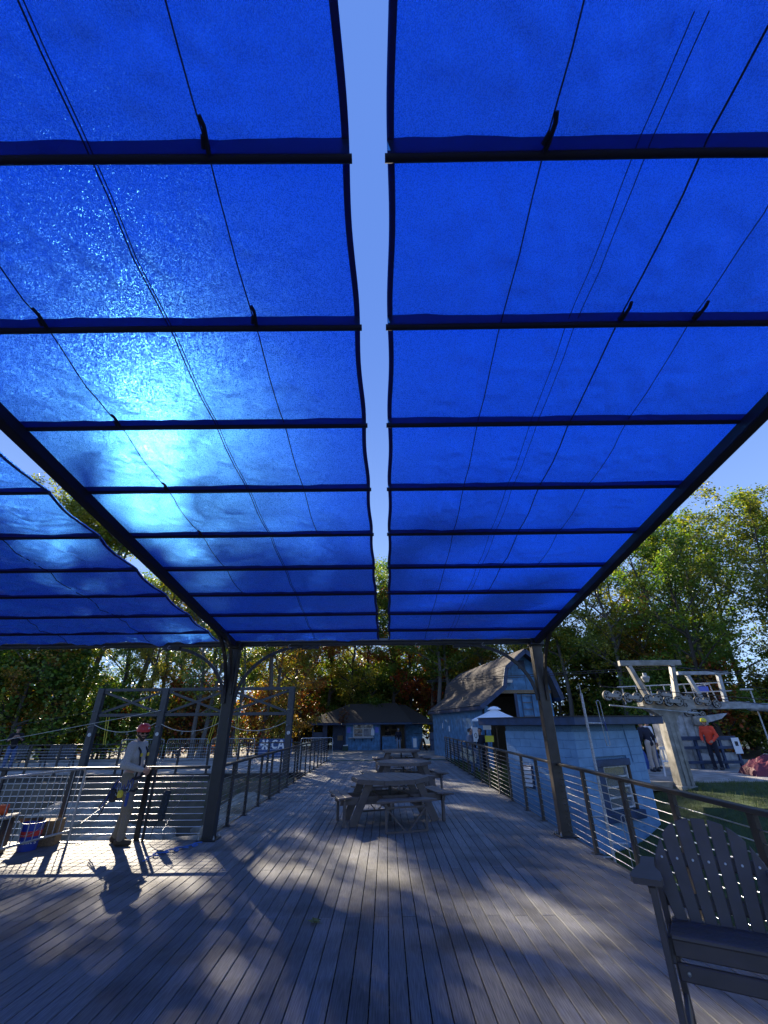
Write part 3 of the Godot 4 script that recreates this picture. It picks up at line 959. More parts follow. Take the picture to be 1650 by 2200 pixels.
# ---------------------------------------------------------------- terrace and rope frame across the pit
func make_terrace():
	var mb = MB.new()
	mb.box(V(-14.2, -0.09, -24.2), V(22.0, 0.18, 8.6)); structure("terrace_floor", mb, M.concrete)
	mb = MB.new(); mb.cbox(V(-14.2, -0.16, -19.84), V(22.0, 0.28, 0.10), 0.01); structure("terrace_edge_beam", mb, M.steel_black)
	mb = MB.new(); mb.box(V(-14.2, -1.05, -20.3), V(22.0, 1.9, 0.3)); structure("terrace_retaining_wall", mb, M.soil)
	# steel frame with crossed braces
	var t = thing("rope_course_frame", "dark steel frame with crossed braces and rope lines above the terrace", "frame", V(-8.0, 0, -19.45))
	var px = [-4.1, -1.35, 1.3, 4.0]
	for x in px:
		mb = MB.new(); mb.cbox(V(x, 1.43, 0), V(0.24, 3.46, 0.24), 0.012); part(t, "post", mb, M.steel_grey)
	for k in 3:
		for y in [3.10, 2.13]:
			mb = MB.new(); mb.cbox(V((px[k] + px[k + 1]) / 2, y, 0), V(px[k + 1] - px[k] - 0.24, 0.12, 0.10), 0.008); part(t, "rail", mb, M.steel_grey)
		mb = MB.new(); mb.beam(V(px[k] + 0.14, 3.02, 0.02), V(px[k + 1] - 0.14, 2.21, 0.02), 0.05, 0.09); part(t, "brace", mb, M.steel_grey)
		mb = MB.new(); mb.beam(V(px[k] + 0.14, 2.21, -0.04), V(px[k + 1] - 0.14, 3.02, -0.04), 0.05, 0.09); part(t, "brace", mb, M.steel_grey)
		# slack rope with hanging loops
		mb = MB.new()
		var pts = []
		for i in 17:
			var s = i / 16.0
			pts.append(V(lerpf(px[k] + 0.12, px[k + 1] - 0.12, s), 1.78 - 0.30 * 4.0 * s * (1 - s) + 0.05 * s, 0.12))
		mb.tube(pts, 0.012, 6); part(t, "slack_rope", mb, M.twine)
		for s in [0.42, 0.58]:
			mb = MB.new()
			var c = pts[int(s * 16)]
			var ring = []
			for i in 10: ring.append(c + V(0.025 * cos(TAU * i / 10.0), -0.06 + 0.06 * sin(TAU * i / 10.0), 0))
			mb.tube(ring, 0.006, 5, -1.0, true); part(t, "carabiner", mb, M.galv)
		for dx in [0.0, 0.11]:
			mb = MB.new(); mb.tube([V((px[k] + px[k + 1]) / 2 + dx - 0.9 * (1 if k != 1 else -1), 2.07, 0.02), V((px[k] + px[k + 1]) / 2 + dx * 0.7 - 0.75 * (1 if k != 1 else -1), 1.05, 0.02)], 0.012, 5); part(t, "yellow_strap", mb, M.webbing_yellow if k != 9 else M.twine)
	for x in px:
		for y in [2.28, 1.70]:
			mb = MB.new(); mb.tube([V(x - 0.02, y, 0.10), V(x - 0.06, y, 0.24)], 0.018, 6); part(t, "eye_bolt", mb, M.galv)
		mb = MB.new(); mb.lathe([Vector2(0, 0), Vector2(.07, 0), Vector2(.07, .012), Vector2(0, .012)], Transform3D(Basis(Vector3.RIGHT, PI / 2), V(x + 0.02, 1.42, 0.125)), 12); part(t, "marker_disc", mb, M.white_paint)
	# taut lines from the frame down to the deck rim, each a cable of its own
	var k = 0
	for e in [[V(-12.1, 2.28, -19.2), V(-17.5, 0.9, -14.5)], [V(-12.1, 1.70, -19.2), V(-15.5, 0.1, -12.8)], [V(-9.35, 2.28, -19.2), V(-14.6, 0.75, -12.4)], [V(-9.35, 1.70, -19.2), V(-11.6, -0.6, -10.6)],
			[V(-6.7, 2.2, -19.2), V(-5.35, 0.22, -8.98)], [V(-6.7, 1.7, -19.2), V(-3.9, 0.10, -8.98)], [V(-4.0, 2.28, -19.2), V(-3.22, 0.72, -9.2)], [V(-4.0, 1.70, -19.2), V(-3.22, 0.2, -9.2)]]:
		mb = MB.new()
		var c = thing("zip_cable", ["steel line from the frame's first post, upper anchor", "steel line from the frame's first post, lower anchor", "pale line from the frame's second post passing above the worker", "thin line from the frame's second post, lower anchor",
			"steel line behind the black pergola post, upper anchor", "steel line behind the black pergola post, lower anchor", "steel line from the frame's end post, upper anchor", "steel line from the frame's end post, lower anchor"][k], "cable", e[0], 0, "steel lines of the rope course")
		var d = e[1] - e[0]
		mb.tube([V(0, 0, 0), d * 0.5 + V(0, -0.06, 0), d], 0.004 if k != 2 else 0.008, 6)
		part(c, "line", mb, M.galv_dark if k != 2 else M.twine)
		k += 1
	# barriers standing along the back of the terrace
	var labels = ["grey steel barrier on the terrace behind the frame's middle posts", "grey steel barrier next to the snowflake banner on the terrace", "grey steel barrier on the terrace hidden partly by the pergola post", "grey steel barrier closing the walkway end near the kiosk"]
	crowd_barrier(V(-14.1, 0, -25.5), V(-11.9, 0, -25.6), labels[0], 18, "grey steel barriers on the terrace", M.galv)
	crowd_barrier(V(-11.7, 0, -25.6), V(-9.5, 0, -25.5), labels[2], 18, "grey steel barriers on the terrace", M.galv)
	crowd_barrier(V(-9.3, 0, -25.5), V(-7.0, 0, -25.4), labels[1], 18, "grey steel barriers on the terrace", M.galv)
	crowd_barrier(V(-4.4, 0, -24.7), V(-2.85, 0, -25.35), labels[3], 12, "grey steel barriers on the terrace", M.galv)
	# banner with a snowflake
	t = thing("snowflake_banner", "blue banner with a white snowflake and letters on the terrace", "banner", V(-5.85, 0, -25.35))
	mb = MB.new(); mb.cbox(V(0, 0.62, 0), V(1.75, 0.85, 0.03), 0.004); part(t, "panel", mb, M.sign_blue)
	mb = MB.new()
	for i in 3:
		var a = PI * i / 3.0
		mb.beam(V(-0.55, 0.78, 0.022) + V(cos(a), sin(a), 0) * 0.22, V(-0.55, 0.78, 0.022) - V(cos(a), sin(a), 0) * 0.22, 0.07, 0.01, Vector3.BACK)
	for i in 6:
		var a = PI * i / 3.0
		mb.box(V(-0.55, 0.78, 0.022) + V(cos(a), sin(a), 0) * 0.20, V(0.10, 0.10, 0.011), Basis(V(0, 0, 1), a))
	part(t, "snowflake", mb, M.letter_white)
	inst(t, "lettering", text_mesh("CA", 0.42, 0.012), M.letter_white, Transform3D(Basis(), V(0.12, 0.78, 0.022)))
	for s in [-0.8, 0.8]:
		mb = MB.new(); mb.beam(V(s, 0, -0.03), V(s, 1.05, -0.03), 0.04, 0.04); part(t, "stake", mb, M.galv)
	# slatted bench chairs
	for e in [[V(-15.0, 0, -22.2), 0.25, "double slatted grey chair on the terrace beside the frame"], [V(-17.2, 0, -22.6), 0.1, "slatted grey chair by the person in the black shirt"]]:
		t = thing("slatted_chair", e[2], "chair", e[0], e[1], "slatted chairs on the terrace")
		var w = 1.15 if e[1] > 0.2 else 0.6
		for i in int(w / 0.1):
			mb = MB.new(); mb.cbox(V(-w / 2 + 0.05 + i * 0.1, 0.68, -0.26), V(0.075, 0.52, 0.02), 0.004, Basis(Vector3.RIGHT, -0.25)); part(t, "back_slat", mb, M.steel_grey)
		for i in 4:
			mb = MB.new(); mb.cbox(V(0, 0.42, 0.2 - i * 0.12), V(w, 0.025, 0.10), 0.004); part(t, "seat_slat", mb, M.steel_grey)
		for s in [-w / 2, w / 2]:
			mb = MB.new(); mb.beam(V(s, 0.62, -0.2), V(s, 0.62, 0.28), 0.10, 0.025); part(t, "arm", mb, M.steel_grey)
			mb = MB.new(); mb.beam(V(s, 0, 0.24), V(s, 0.62, 0.24), 0.05, 0.05); part(t, "leg", mb, M.steel_grey)
			mb = MB.new(); mb.beam(V(s, 0, -0.30), V(s, 0.45, -0.15), 0.05, 0.05); part(t, "leg", mb, M.steel_grey)


func boulder(at: Vector3, s: Vector3, sd, label):
	var f = FastNoiseLite.new(); f.seed = sd; f.frequency = 0.9; f.fractal_octaves = 4
	var g = FastNoiseLite.new(); g.seed = sd + 3; g.frequency = 1.0; g.noise_type = FastNoiseLite.TYPE_CELLULAR
	var mb = MB.new()
	var nu = 26; var nv = 16
	var P = func(i, j):
		var a = TAU * i / nu; var b = PI * j / nv
		var d = V(sin(b) * cos(a), cos(b), sin(b) * sin(a))
		d = V(signf(d.x) * pow(absf(d.x), 0.7), signf(d.y) * pow(absf(d.y), 0.7), signf(d.z) * pow(absf(d.z), 0.7))
		return d * s * (1.0 + 0.22 * f.get_noise_3dv(d * 1.2 + at) + 0.10 * g.get_noise_3dv(d * 1.5 + at))
	for j in nv:
		for i in nu:
			var a = P.call(i, j); var b = P.call(i + 1, j); var c = P.call(i + 1, j + 1); var d = P.call(i, j + 1)
			var N = func(u, w):
				var e = 0.25
				var g1 = P.call(u + e, clampf(w, 0.3, nv - 0.3)) - P.call(u - e, clampf(w, 0.3, nv - 0.3)); var g2 = P.call(u, clampf(w, 0.3, nv - 0.3) + e) - P.call(u, clampf(w, 0.3, nv - 0.3) - e)
				return g1.cross(g2).normalized()
			var na = N.call(i, j); var nb = N.call(i + 1, j); var nc = N.call(i + 1, j + 1); var nd = N.call(i, j + 1)
			mb.tri(a, b, c, na, nb, nc); mb.tri(a, c, d, na, nc, nd)
	var o = part(self, "boulder", mb, M.rock)
	o.position = at
	tag(o, label, "boulder", "boulders in the pit below the railing")


func make_boulders():
	boulder(V(-4.05, -0.72, -10.6), V(0.85, 0.42, 0.55), 3, "pale flat boulder just beyond the black pergola post")
	boulder(V(-5.6, -0.95, -9.9), V(0.75, 0.62, 0.45), 5, "pale boulder below the railing at the worker's feet")
	boulder(V(-3.9, -0.9, -13.2), V(0.9, 0.55, 0.8), 7, "boulder under the middle of the walkway railing")
	boulder(V(-6.8, -1.3, -13.5), V(1.3, 0.7, 0.9), 9, "low dark boulder in the middle of the pit")
	boulder(V(-9.4, -1.2, -15.5), V(1.5, 0.9, 1.0), 11, "broad boulder against the terrace wall")
	boulder(V(-4.6, -1.0, -16.6), V(0.9, 0.7, 0.9), 13, "boulder in the corner where walkway and terrace meet")
	boulder(V(-11.5, -1.3, -12.0), V(1.4, 0.8, 1.1), 17, "boulder in the pit below the barrier")
	var r = RandomNumberGenerator.new(); r.seed = 77
	for i in 26:
		boulder(V(r.randf_range(-13, -3.7), -1.6, r.randf_range(-18.6, -9.6)), V(r.randf_range(.2, .5), r.randf_range(.15, .35), r.randf_range(.2, .45)), 100 + i, "small dark stone on the floor of the pit")


func slope_roof(parent, a: Vector3, b: Vector3, c: Vector3, d: Vector3, m0, name_ = "roof_slope", course := 0.16):
	# stepped shingle courses from the eave a-b up to d-c
	var mb = MB.new()
	var l = maxf((d - a).length(), (c - b).length())
	var n = maxi(3, int(l / course))
	var up = (b - a).cross(d - a).normalized()
	if up.y < 0: up = -up
	for k in n:
		var s0 = float(k) / n; var s1 = float(k + 1) / n + 0.15 / n
		s1 = minf(s1, 1.0)
		var p0 = a.lerp(d, s0) + up * 0.022; var p1 = b.lerp(c, s0) + up * 0.022
		var q0 = a.lerp(d, s1) + up * 0.004; var q1 = b.lerp(c, s1) + up * 0.004
		mb.quad(p0, p1, q1, q0)
		mb.quad(p0 - up * 0.022, p1 - up * 0.022, p1, p0)
	# underside
	mb.quad(b - up * 0.03, a - up * 0.03, d - up * 0.03, c - up * 0.03)
	part(parent, name_, mb, m0)


func pump_house():
	var th = 0.495
	var t = thing("pump_house", "small pale blue block building with flat roof beside the deck", "building", V(4.95, -1.35, -12.6), th)
	var H = 2.98; var L = 2.72; var W = 2.6
	# core walls behind the blocks, with the window left open
	var mb = MB.new()
	var wx0 = 0.62; var wx1 = 1.92; var wy0 = 1.0; var wy1 = 2.06
	mb.box(V(wx0 / 2, H / 2, -0.12), V(wx0 - 0.02, H, 0.16)); mb.box(V((wx1 + L) / 2, H / 2, -0.12), V(L - wx1 - 0.02, H, 0.16))
	mb.box(V((wx0 + wx1) / 2, wy0 / 2, -0.12), V(wx1 - wx0 + 0.02, wy0, 0.158)); mb.box(V((wx0 + wx1) / 2, (wy1 + H) / 2, -0.12), V(wx1 - wx0 + 0.02, H - wy1, 0.158))
	part(t, "wall", mb, M.blue_mortar)
	mb = MB.new(); mb.box(V(0.12, H / 2, -W / 2 - 0.1), V(0.16, H, W - 0.2)); part(t, "wall", mb, M.blue_mortar)
	mb = MB.new(); mb.box(V(L / 2 + 0.1, H / 2, -W + 0.08), V(L - 0.2, H, 0.16)); part(t, "wall", mb, M.blue_mortar)
	mb = MB.new(); mb.box(V(L - 0.12, H / 2, -W / 2 - 0.1), V(0.16, H, W - 0.5)); part(t, "wall", mb, M.blue_mortar)
	# face blocks, laid in running bond
	var cache = {}
	var lay = func(face, len_, rows):
		for j in rows:
			var y = 0.1 + j * 0.2025
			var x = 0.0 if j % 2 == 0 else -0.2
			while x < len_ - 0.01:
				var a = maxf(x, 0.0); var b = minf(x + 0.4, len_)
				x += 0.4
				if b - a < 0.05: continue
				if face == 0 and b > wx0 and a < wx1 and y + 0.1 > wy0 and y - 0.1 < wy1:
					# cut round the window
					if a < wx0 - 0.04: b = wx0
					elif b > wx1 + 0.04: a = wx1
					else: continue
				var key = snappedf(b - a, 0.01)
				if not cache.has(key):
					var q = MB.new(); q.cbox(V(0, 0, 0), V(key - 0.004, 0.1985, 0.05), 0.004); cache[key] = q.mesh()
				var xf = Transform3D(Basis(), V((a + b) / 2, y, -0.02)) if face == 0 else Transform3D(Basis(Vector3.UP, PI / 2), V(0.02, y, -(a + b) / 2))
				inst(t, "block", cache[key], M.blue_block, xf)
	lay.call(0, L, 14)
	lay.call(1, W, 14)
	# flat roof with a deep fascia
	mb = MB.new(); mb.cbox(V(L / 2 + 0.28, H + 0.11, -W / 2 - 0.3), V(L + 1.1, 0.20, W + 1.25), 0.012); part(t, "fascia", mb, M.blue_dark)
	mb = MB.new(); mb.box(V(L / 2 + 0.28, H + 0.222, -W / 2 - 0.3), V(L + 1.14, 0.02, W + 1.29)); part(t, "roofing", mb, M.shingle1)
	# window with shutters, sash bars and sill
	var w = Node3D.new(); w.name = "window"; t.add_child(w); w.position = V(0, 0, 0)
	mb = MB.new(); mb.cbox(V((wx0 + wx1) / 2, wy1 + 0.02, 0.02), V(wx1 - wx0 + 0.12, 0.16, 0.07), 0.008); part(w, "head_board", mb, M.blue_dark)
	mb = MB.new(); mb.cbox(V((wx0 + wx1) / 2 + 0.02, wy0 - 0.10, 0.05), V(wx1 - wx0 + 0.22, 0.19, 0.16), 0.01); part(w, "sill", mb, M.blue_dark)
	mb = MB.new(); mb.cbox(V(wx0 + 0.12, (wy0 + wy1) / 2 - 0.03, 0.01), V(0.22, wy1 - wy0 - 0.02, 0.05), 0.006); part(w, "shutter", mb, M.blue_dark)
	var fx0 = wx0 + 0.26; var fx1 = wx1 - 0.10
	for x in [fx0, fx1]:
		mb = MB.new(); mb.cbox(V(x, (wy0 + wy1) / 2, -0.02), V(0.05, wy1 - wy0 - 0.08, 0.05), 0.005); part(w, "stile", mb, M.white_paint)
	for k in 5:
		mb = MB.new(); mb.cbox(V((fx0 + fx1) / 2, lerpf(wy0 + 0.06, wy1 - 0.08, k / 4.0), -0.02), V(fx1 - fx0 - 0.05, 0.035, 0.04), 0.004); part(w, "glazing_bar", mb, M.white_paint)
	mb = MB.new(); mb.box(V((fx0 + fx1) / 2, (wy0 + wy1) / 2, -0.04), V(fx1 - fx0 - 0.05, wy1 - wy0 - 0.1, 0.006)); part(w, "pane", mb, M.pane)
	mb = MB.new(); mb.cbox(V(wx1 - 0.02, (wy0 + wy1) / 2, 0.01), V(0.07, wy1 - wy0, 0.06), 0.006); part(w, "jamb", mb, M.wood_dark)
	# louvre vent on the side
	var lv = Node3D.new(); lv.name = "louvre_vent"; t.add_child(lv)
	mb = MB.new(); mb.cbox(V(-0.02, 1.68, -1.86), V(0.05, 0.56, 0.46), 0.006); part(lv, "frame", mb, M.blue_dark)
	for k in 5:
		mb = MB.new(); mb.cbox(V(-0.055, 1.48 + k * 0.10, -1.86), V(0.012, 0.085, 0.38), 0.003, Basis(V(0, 0, 1), -0.35)); part(lv, "blade", mb, M.louver)
	# conduit on the wall
	mb = MB.new(); mb.tube([V(2.05, H, 0.02), V(2.12, 2.3, 0.025), V(2.15, 2.06, 0.02)], 0.012, 6); part(t, "conduit", mb, M.blue_mortar)


func hook_pole():
	var t = thing("hook_pole", "white pipe pole with two long wire loops outside the railing", "pole", V(3.24, -0.15, -7.62))
	var mb = MB.new(); mb.tube([V(0, -0.1, 0), V(0, 2.30, 0)], 0.021, 12); part(t, "pipe", mb, M.white_pipe)
	mb = MB.new(); mb.tube([V(0, 2.30, 0), V(0, 2.45, 0)], 0.008, 8, 0.003); part(t, "tip", mb, M.galv)
	for y in [1.86, 0.30]:
		mb = MB.new(); mb.tube([V(0, y, 0), V(0.24, y - 0.01, 0)], 0.013, 8); part(t, "arm", mb, M.white_pipe)
		mb = MB.new()
		var ring = []
		for i in 10: ring.append(V(0.25 + 0.028 * cos(PI * i / 9.0), y + 0.30 + 0.028 * sin(PI * i / 9.0), 0.0))
		for i in 10: ring.append(V(0.27 + 0.028 * cos(PI + PI * i / 9.0), y - 0.30 + 0.028 * sin(PI + PI * i / 9.0), 0.0))
		mb.tube(ring, 0.006, 6, -1.0, true); part(t, "wire_loop", mb, M.galv)
		mb = MB.new(); mb.tube([V(0.292, y - 0.12, 0), V(0.286, y + 0.02, 0)], 0.010, 6); part(t, "grip", mb, M.webbing_blue)
	for y in [0.62, 0.14]:
		mb = MB.new(); mb.tube([V(0, y, 0), V(-0.17, y, 0)], 0.012, 6); part(t, "clamp", mb, M.galv)


func barn():
	var t = thing("barn", "blue barn with a gambrel shingle roof and open gable front", "barn", V(4.27, -0.2, -21.0), 0.11)
	var prof = [V(0, 2.62, 0), V(1.24, 3.48, 0), V(1.45, 4.32, 0), V(2.5, 5.11, 0), V(3.57, 4.2, 0), V(3.97, 2.95, 0)]
	var dep = 12.0
	var back = V(0, 0, -dep)
	for k in 5:
		var a = prof[k]; var b = prof[k + 1]
		if k < 3: slope_roof(t, a, a + back, b + back, b, M.shingle0, "roof_slope", 0.15)
		else: slope_roof(t, b, b + back, a + back, a, M.shingle0, "roof_slope", 0.15)
		# barge boards along the gable edge
		var mb = MB.new(); mb.beam(a + V(0, -0.11, 0.012), b + V(0, -0.11, 0.012), 0.05, 0.19, Vector3.UP); part(t, "barge_board", mb, M.blue_dark)
	var mb = MB.new(); mb.beam(V(0.02, 2.52, 0.0), V(0.02, 2.52, -dep), 0.04, 0.16); part(t, "eave_board", mb, M.blue_dark)
	mb = MB.new(); mb.beam(V(3.95, 2.86, 0.0), V(3.95, 2.86, -dep), 0.04, 0.16); part(t, "eave_board", mb, M.blue_dark)
	# long side wall
	mb = MB.new(); mb.box(V(0.34, 1.28, -dep / 2 - 0.4), V(0.12, 2.56, dep - 1.2)); part(t, "side_wall", mb, M.blue_paint)
	mb = MB.new(); mb.box(V(3.72, 1.45, -dep / 2 - 0.4), V(0.12, 2.9, dep - 1.2)); part(t, "side_wall", mb, M.blue_paint)
	# gable wall set back under the roof
	var g = -0.75
	var poly = [Vector2(1.30, 3.30), Vector2(3.84, 3.30), Vector2(3.52, 4.14), Vector2(2.5, 5.0), Vector2(1.52, 4.24)]
	mb = MB.new(); mb.prism(poly, Transform3D(Basis(), V(0, 0, g)), 0.08); part(t, "gable_wall", mb, M.blue_paint)
	for x in [1.95, 2.6, 3.25]:
		mb = MB.new(); mb.box(V(x, 3.85, g + 0.045), V(0.012, 1.0, 0.012)); part(t, "board_seam", mb, M.blue_dark)
	mb = MB.new(); mb.cbox(V(2.5, 4.45, g + 0.05), V(0.34, 0.40, 0.05), 0.006); part(t, "gable_vent", mb, M.blue_dark)
	mb = MB.new(); mb.cbox(V(2.55, 3.22, g + 0.02), V(2.5, 0.15, 0.10), 0.006); part(t, "header_beam", mb, M.wood_pale)
	# blue panel with a ladder, dark opening beside it
	mb = MB.new(); mb.box(V(2.62, 1.55, g - 0.05), V(1.1, 3.12, 0.08)); part(t, "front_panel", mb, M.blue_paint)
	mb = MB.new(); mb.box(V(2.0, 1.6, g + 0.03), V(0.14, 3.1, 0.05)); part(t, "front_post", mb, M.blue_dark)
	for x in [2.28, 2.78]:
		mb = MB.new(); mb.beam(V(x, 1.2, g + 0.06), V(x, 3.12, g + 0.06), 0.04, 0.03); part(t, "ladder_rail", mb, M.blue_dark)
	for k in 7:
		mb = MB.new(); mb.beam(V(2.28, 1.3 + k * 0.29, g + 0.065), V(2.78, 1.3 + k * 0.29, g + 0.065), 0.03, 0.03); part(t, "ladder_rung", mb, M.galv_dark)
	mb = MB.new(); mb.box(V(2.1, 1.6, -4.6), V(3.2, 3.2, 0.1)); part(t, "inner_wall", mb, M.wood_pale)
	mb = MB.new(); mb.box(V(0.50, 1.3, g), V(0.2, 2.6, 0.12)); part(t, "front_post", mb, M.blue_paint)
	mb = MB.new(); mb.box(V(3.55, 1.6, g - 0.05), V(0.5, 3.2, 0.08)); part(t, "front_panel", mb, M.blue_paint)
	mb = MB.new(); mb.box(V(2.05, 0.02, -6.2), V(3.3, 0.10, dep - 1.3)); part(t, "floor", mb, M.path)
	mb = MB.new(); mb.prism([Vector2(0.4, 0), Vector2(3.7, 0), Vector2(3.7, 3.0), Vector2(3.5, 4.1), Vector2(2.5, 4.95), Vector2(1.55, 4.2), Vector2(1.3, 3.35), Vector2(0.4, 2.7)], Transform3D(Basis(), V(0, 0, -dep + 0.3)), 0.12); part(t, "rear_wall", mb, M.blue_paint)
	for e in [[1.72, 3.70], [3.42, 3.92]]:
		var fl = Node3D.new(); fl.name = "flood_light"; t.add_child(fl, true)
		mb = MB.new(); mb.cbox(V(e[0], e[1], g + 0.22), V(0.30, 0.16, 0.12), 0.02, Basis(Vector3.RIGHT, 0.5)); part(fl, "housing", mb, M.galv)
		mb = MB.new(); mb.cbox(V(e[0], e[1] - 0.035, g + 0.285), V(0.25, 0.12, 0.02), 0.004, Basis(Vector3.RIGHT, 0.5)); part(fl, "lens", mb, M.lamp_glass)
		mb = MB.new(); mb.box(V(e[0], e[1], g + 0.11), V(0.06, 0.06, 0.14)); part(fl, "bracket", mb, M.galv_dark)
	for e in [[-2.6, 1.65, 0.16, 0.24], [-8.9, 1.75, 0.10, 0.30], [-7.2, 1.6, 0.22, 0.30]]:
		mb = MB.new(); mb.box(V(0.272, e[1], e[0]), V(0.012, e[3], e[2])); part(t, "notice", mb, M.paper)


func kiosk():
	var Z = -44.0
	var g = -0.48
	var t = thing("kiosk", "low dark blue kiosk with hipped shingle roof and serving window", "kiosk", V(-1.5, g, Z))
	var o = t.position
	var k = 1.222
	var X = func(x): return x * k + 1.5
	var Y = func(y): return 1.74 + (y - 1.74) * k - g
	var ey = 2.27; var ry = Y.call(3.17)
	var fz = 0.55
	# hipped roof
	var e = [V(X.call(-6.35), ey, fz), V(X.call(1.95), ey, fz), V(X.call(1.95), ey, -7.0), V(X.call(-6.35), ey, -7.0)]
	var ra = V(X.call(-3.05), ry, -3.2); var rb = V(X.call(0.85), ry + 0.06, -3.2)
	slope_roof(t, e[0], e[1], rb, ra, M.shingle1, "roof_slope", 0.2)
	slope_roof(t, e[1], e[2], rb + V(.01, 0, -.01), rb, M.shingle1, "roof_slope", 0.2)
	slope_roof(t, e[2], e[3], ra, rb, M.shingle1, "roof_slope", 0.2)
	slope_roof(t, e[3], e[0], ra, ra + V(-.01, 0, -.01), M.shingle1, "roof_slope", 0.2)
	# lower wing roof at the side
	slope_roof(t, V(X.call(1.2), ey - 0.02, -1.3), V(X.call(3.75), ey - 0.02, -1.3), V(X.call(1.6), ry - 0.1, -3.6), V(X.call(0.6), ry - 0.1, -3.6), M.shingle1, "wing_roof", 0.2)
	slope_roof(t, V(X.call(3.75), ey - 0.02, -1.3), V(X.call(3.75), ey - 0.02, -6.5), V(X.call(1.6), ry - 0.1, -3.7), V(X.call(1.6), ry - 0.1, -3.6), M.shingle1, "wing_roof", 0.2)
	for q in [[e[0], e[1]], [e[1], e[2]], [e[3], e[0]], [V(X.call(1.95), ey - 0.03, -1.3), V(X.call(3.75), ey - 0.03, -1.3)]]:
		var fb = MB.new(); fb.beam(q[0] + V(0, -0.10, 0), q[1] + V(0, -0.10, 0), 0.04, 0.16); part(t, "eave_board", fb, M.blue_dark)
	var mb = MB.new(); mb.box(V(X.call(-1.5), ey - 0.12, -3.2), V(11.6, 0.03, 7.2)); part(t, "ceiling", mb, M.wood_pale)
	# serving box with window
	var x0 = X.call(-3.1); var x1 = X.call(-0.44)
	var wx0 = X.call(-2.5); var wx1 = X.call(-1.02); var wy0 = Y.call(0.78); var wy1 = Y.call(1.75)
	mb = MB.new()
	mb.box(V((x0 + wx0) / 2, 1.1, 0), V(wx0 - x0, 2.2, 0.1)); mb.box(V((x1 + wx1) / 2, 1.1, 0), V(x1 - wx1, 2.2, 0.1))
	mb.box(V((wx0 + wx1) / 2, wy0 / 2, 0), V(wx1 - wx0, wy0, 0.098)); mb.box(V((wx0 + wx1) / 2, (wy1 + 2.2) / 2, 0), V(wx1 - wx0, 2.2 - wy1, 0.098))
	part(t, "front_wall", mb, M.blue_paint)
	for i in 13:
		mb = MB.new(); mb.box(V(lerpf(x0 + 0.12, x1 - 0.1, i / 12.0), wy0 / 2 - 0.05, 0.052), V(0.012, wy0 - 0.2, 0.008)); part(t, "groove_strip", mb, M.blue_dark)
	for x in [x0 + 0.05, x1 - 0.05]:
		mb = MB.new(); mb.box(V(x, 1.1, -2.05), V(0.1, 2.2, 4.0)); part(t, "side_wall", mb, M.blue_paint)
		mb = MB.new(); mb.box(V(x + (-0.03 if x < 0 else 0.03), 1.1, 0.02), V(0.10, 2.2, 0.12)); part(t, "corner_board", mb, M.blue_dark)
	mb = MB.new(); mb.box(V((x0 + x1) / 2, 1.1, -3.2), V(x1 - x0, 2.2, 0.08)); part(t, "inner_wall", mb, M.wood_pale)
	var w = Node3D.new(); w.name = "serving_window"; t.add_child(w)
	for x in [wx0 + 0.03, (wx0 + wx1) / 2, wx1 - 0.03]:
		mb = MB.new(); mb.cbox(V(x, (wy0 + wy1) / 2, 0.03), V(0.10, wy1 - wy0, 0.08), 0.008); part(w, "frame_post", mb, M.white_paint)
	for y in [wy0 + 0.04, (wy0 + wy1) / 2 + 0.12, wy1 - 0.04]:
		mb = MB.new(); mb.cbox(V((wx0 + wx1) / 2, y, 0.025), V(wx1 - wx0 - 0.06, 0.07, 0.06), 0.006); part(w, "frame_rail", mb, M.white_paint)
	mb = MB.new(); mb.box(V(lerpf(wx0, wx1, 0.25), wy0 + 0.3, 0.025), V(0.80, 0.03, 0.04)); part(w, "sash_bar", mb, M.white_paint)
	for s in [0.25, 0.75]:
		mb = MB.new(); mb.box(V(lerpf(wx0, wx1, s), (wy0 + wy1) / 2, 0.0), V(0.8, wy1 - wy0 - 0.1, 0.008)); part(w, "pane", mb, M.pane)
	mb = MB.new(); mb.box(V(lerpf(wx0, wx1, 0.75), (wy0 + wy1) / 2 - 0.1, -0.25), V(0.75, 0.75, 0.03)); part(w, "blind", mb, M.grey_cloth)
	mb = MB.new(); mb.cbox(V((wx0 + wx1) / 2 - 0.15, wy0 - 0.03, 0.18), V(wx1 - wx0 + 0.5, 0.05, 0.32), 0.008); part(t, "serving_shelf", mb, M.white_paint)
	for s in [0.06, 0.5, 0.94]:
		mb = MB.new(); mb.prism([Vector2(0, 0), Vector2(0.26, 0), Vector2(0, -0.26)], Transform3D(Basis(V(0, 0, 1), V(0, 1, 0), V(-1, 0, 0)), V(lerpf(wx0, wx1, s), wy0 - 0.055, 0.05)), 0.07); part(t, "shelf_bracket", mb, M.blue_dark)
	for x in [X.call(-2.84), X.call(-0.72)]:
		mb = MB.new(); mb.box(V(x, Y.call(1.28), 0.056), V(0.32, 0.46, 0.012)); part(t, "poster", mb, M.paper_blue)
	mb = MB.new(); mb.prism([Vector2(-.16, 0), Vector2(.16, 0), Vector2(.15, .42), Vector2(0.05, .60), Vector2(-0.05, .60), Vector2(-.15, .42)], Transform3D(Basis(), V(wx1 - 0.02, wy0 + 0.16, 0.13)), 0.03); part(t, "hanging_shirt", mb, M.paper)
	# open side with counter
	mb = MB.new(); mb.cbox(V(X.call(0.22), 0.55, -0.5), V(1.35, 1.1, 0.1), 0.01); part(t, "counter", mb, M.blue_paint)
	mb = MB.new(); mb.cbox(V(X.call(0.22), 1.13, -0.6), V(1.45, 0.05, 0.5), 0.008); part(t, "counter_top", mb, M.lift_grey)
	mb = MB.new(); mb.box(V(X.call(0.55), 1.1, -2.6), V(2.4, 2.2, 0.08)); part(t, "inner_wall", mb, M.wood_pale)
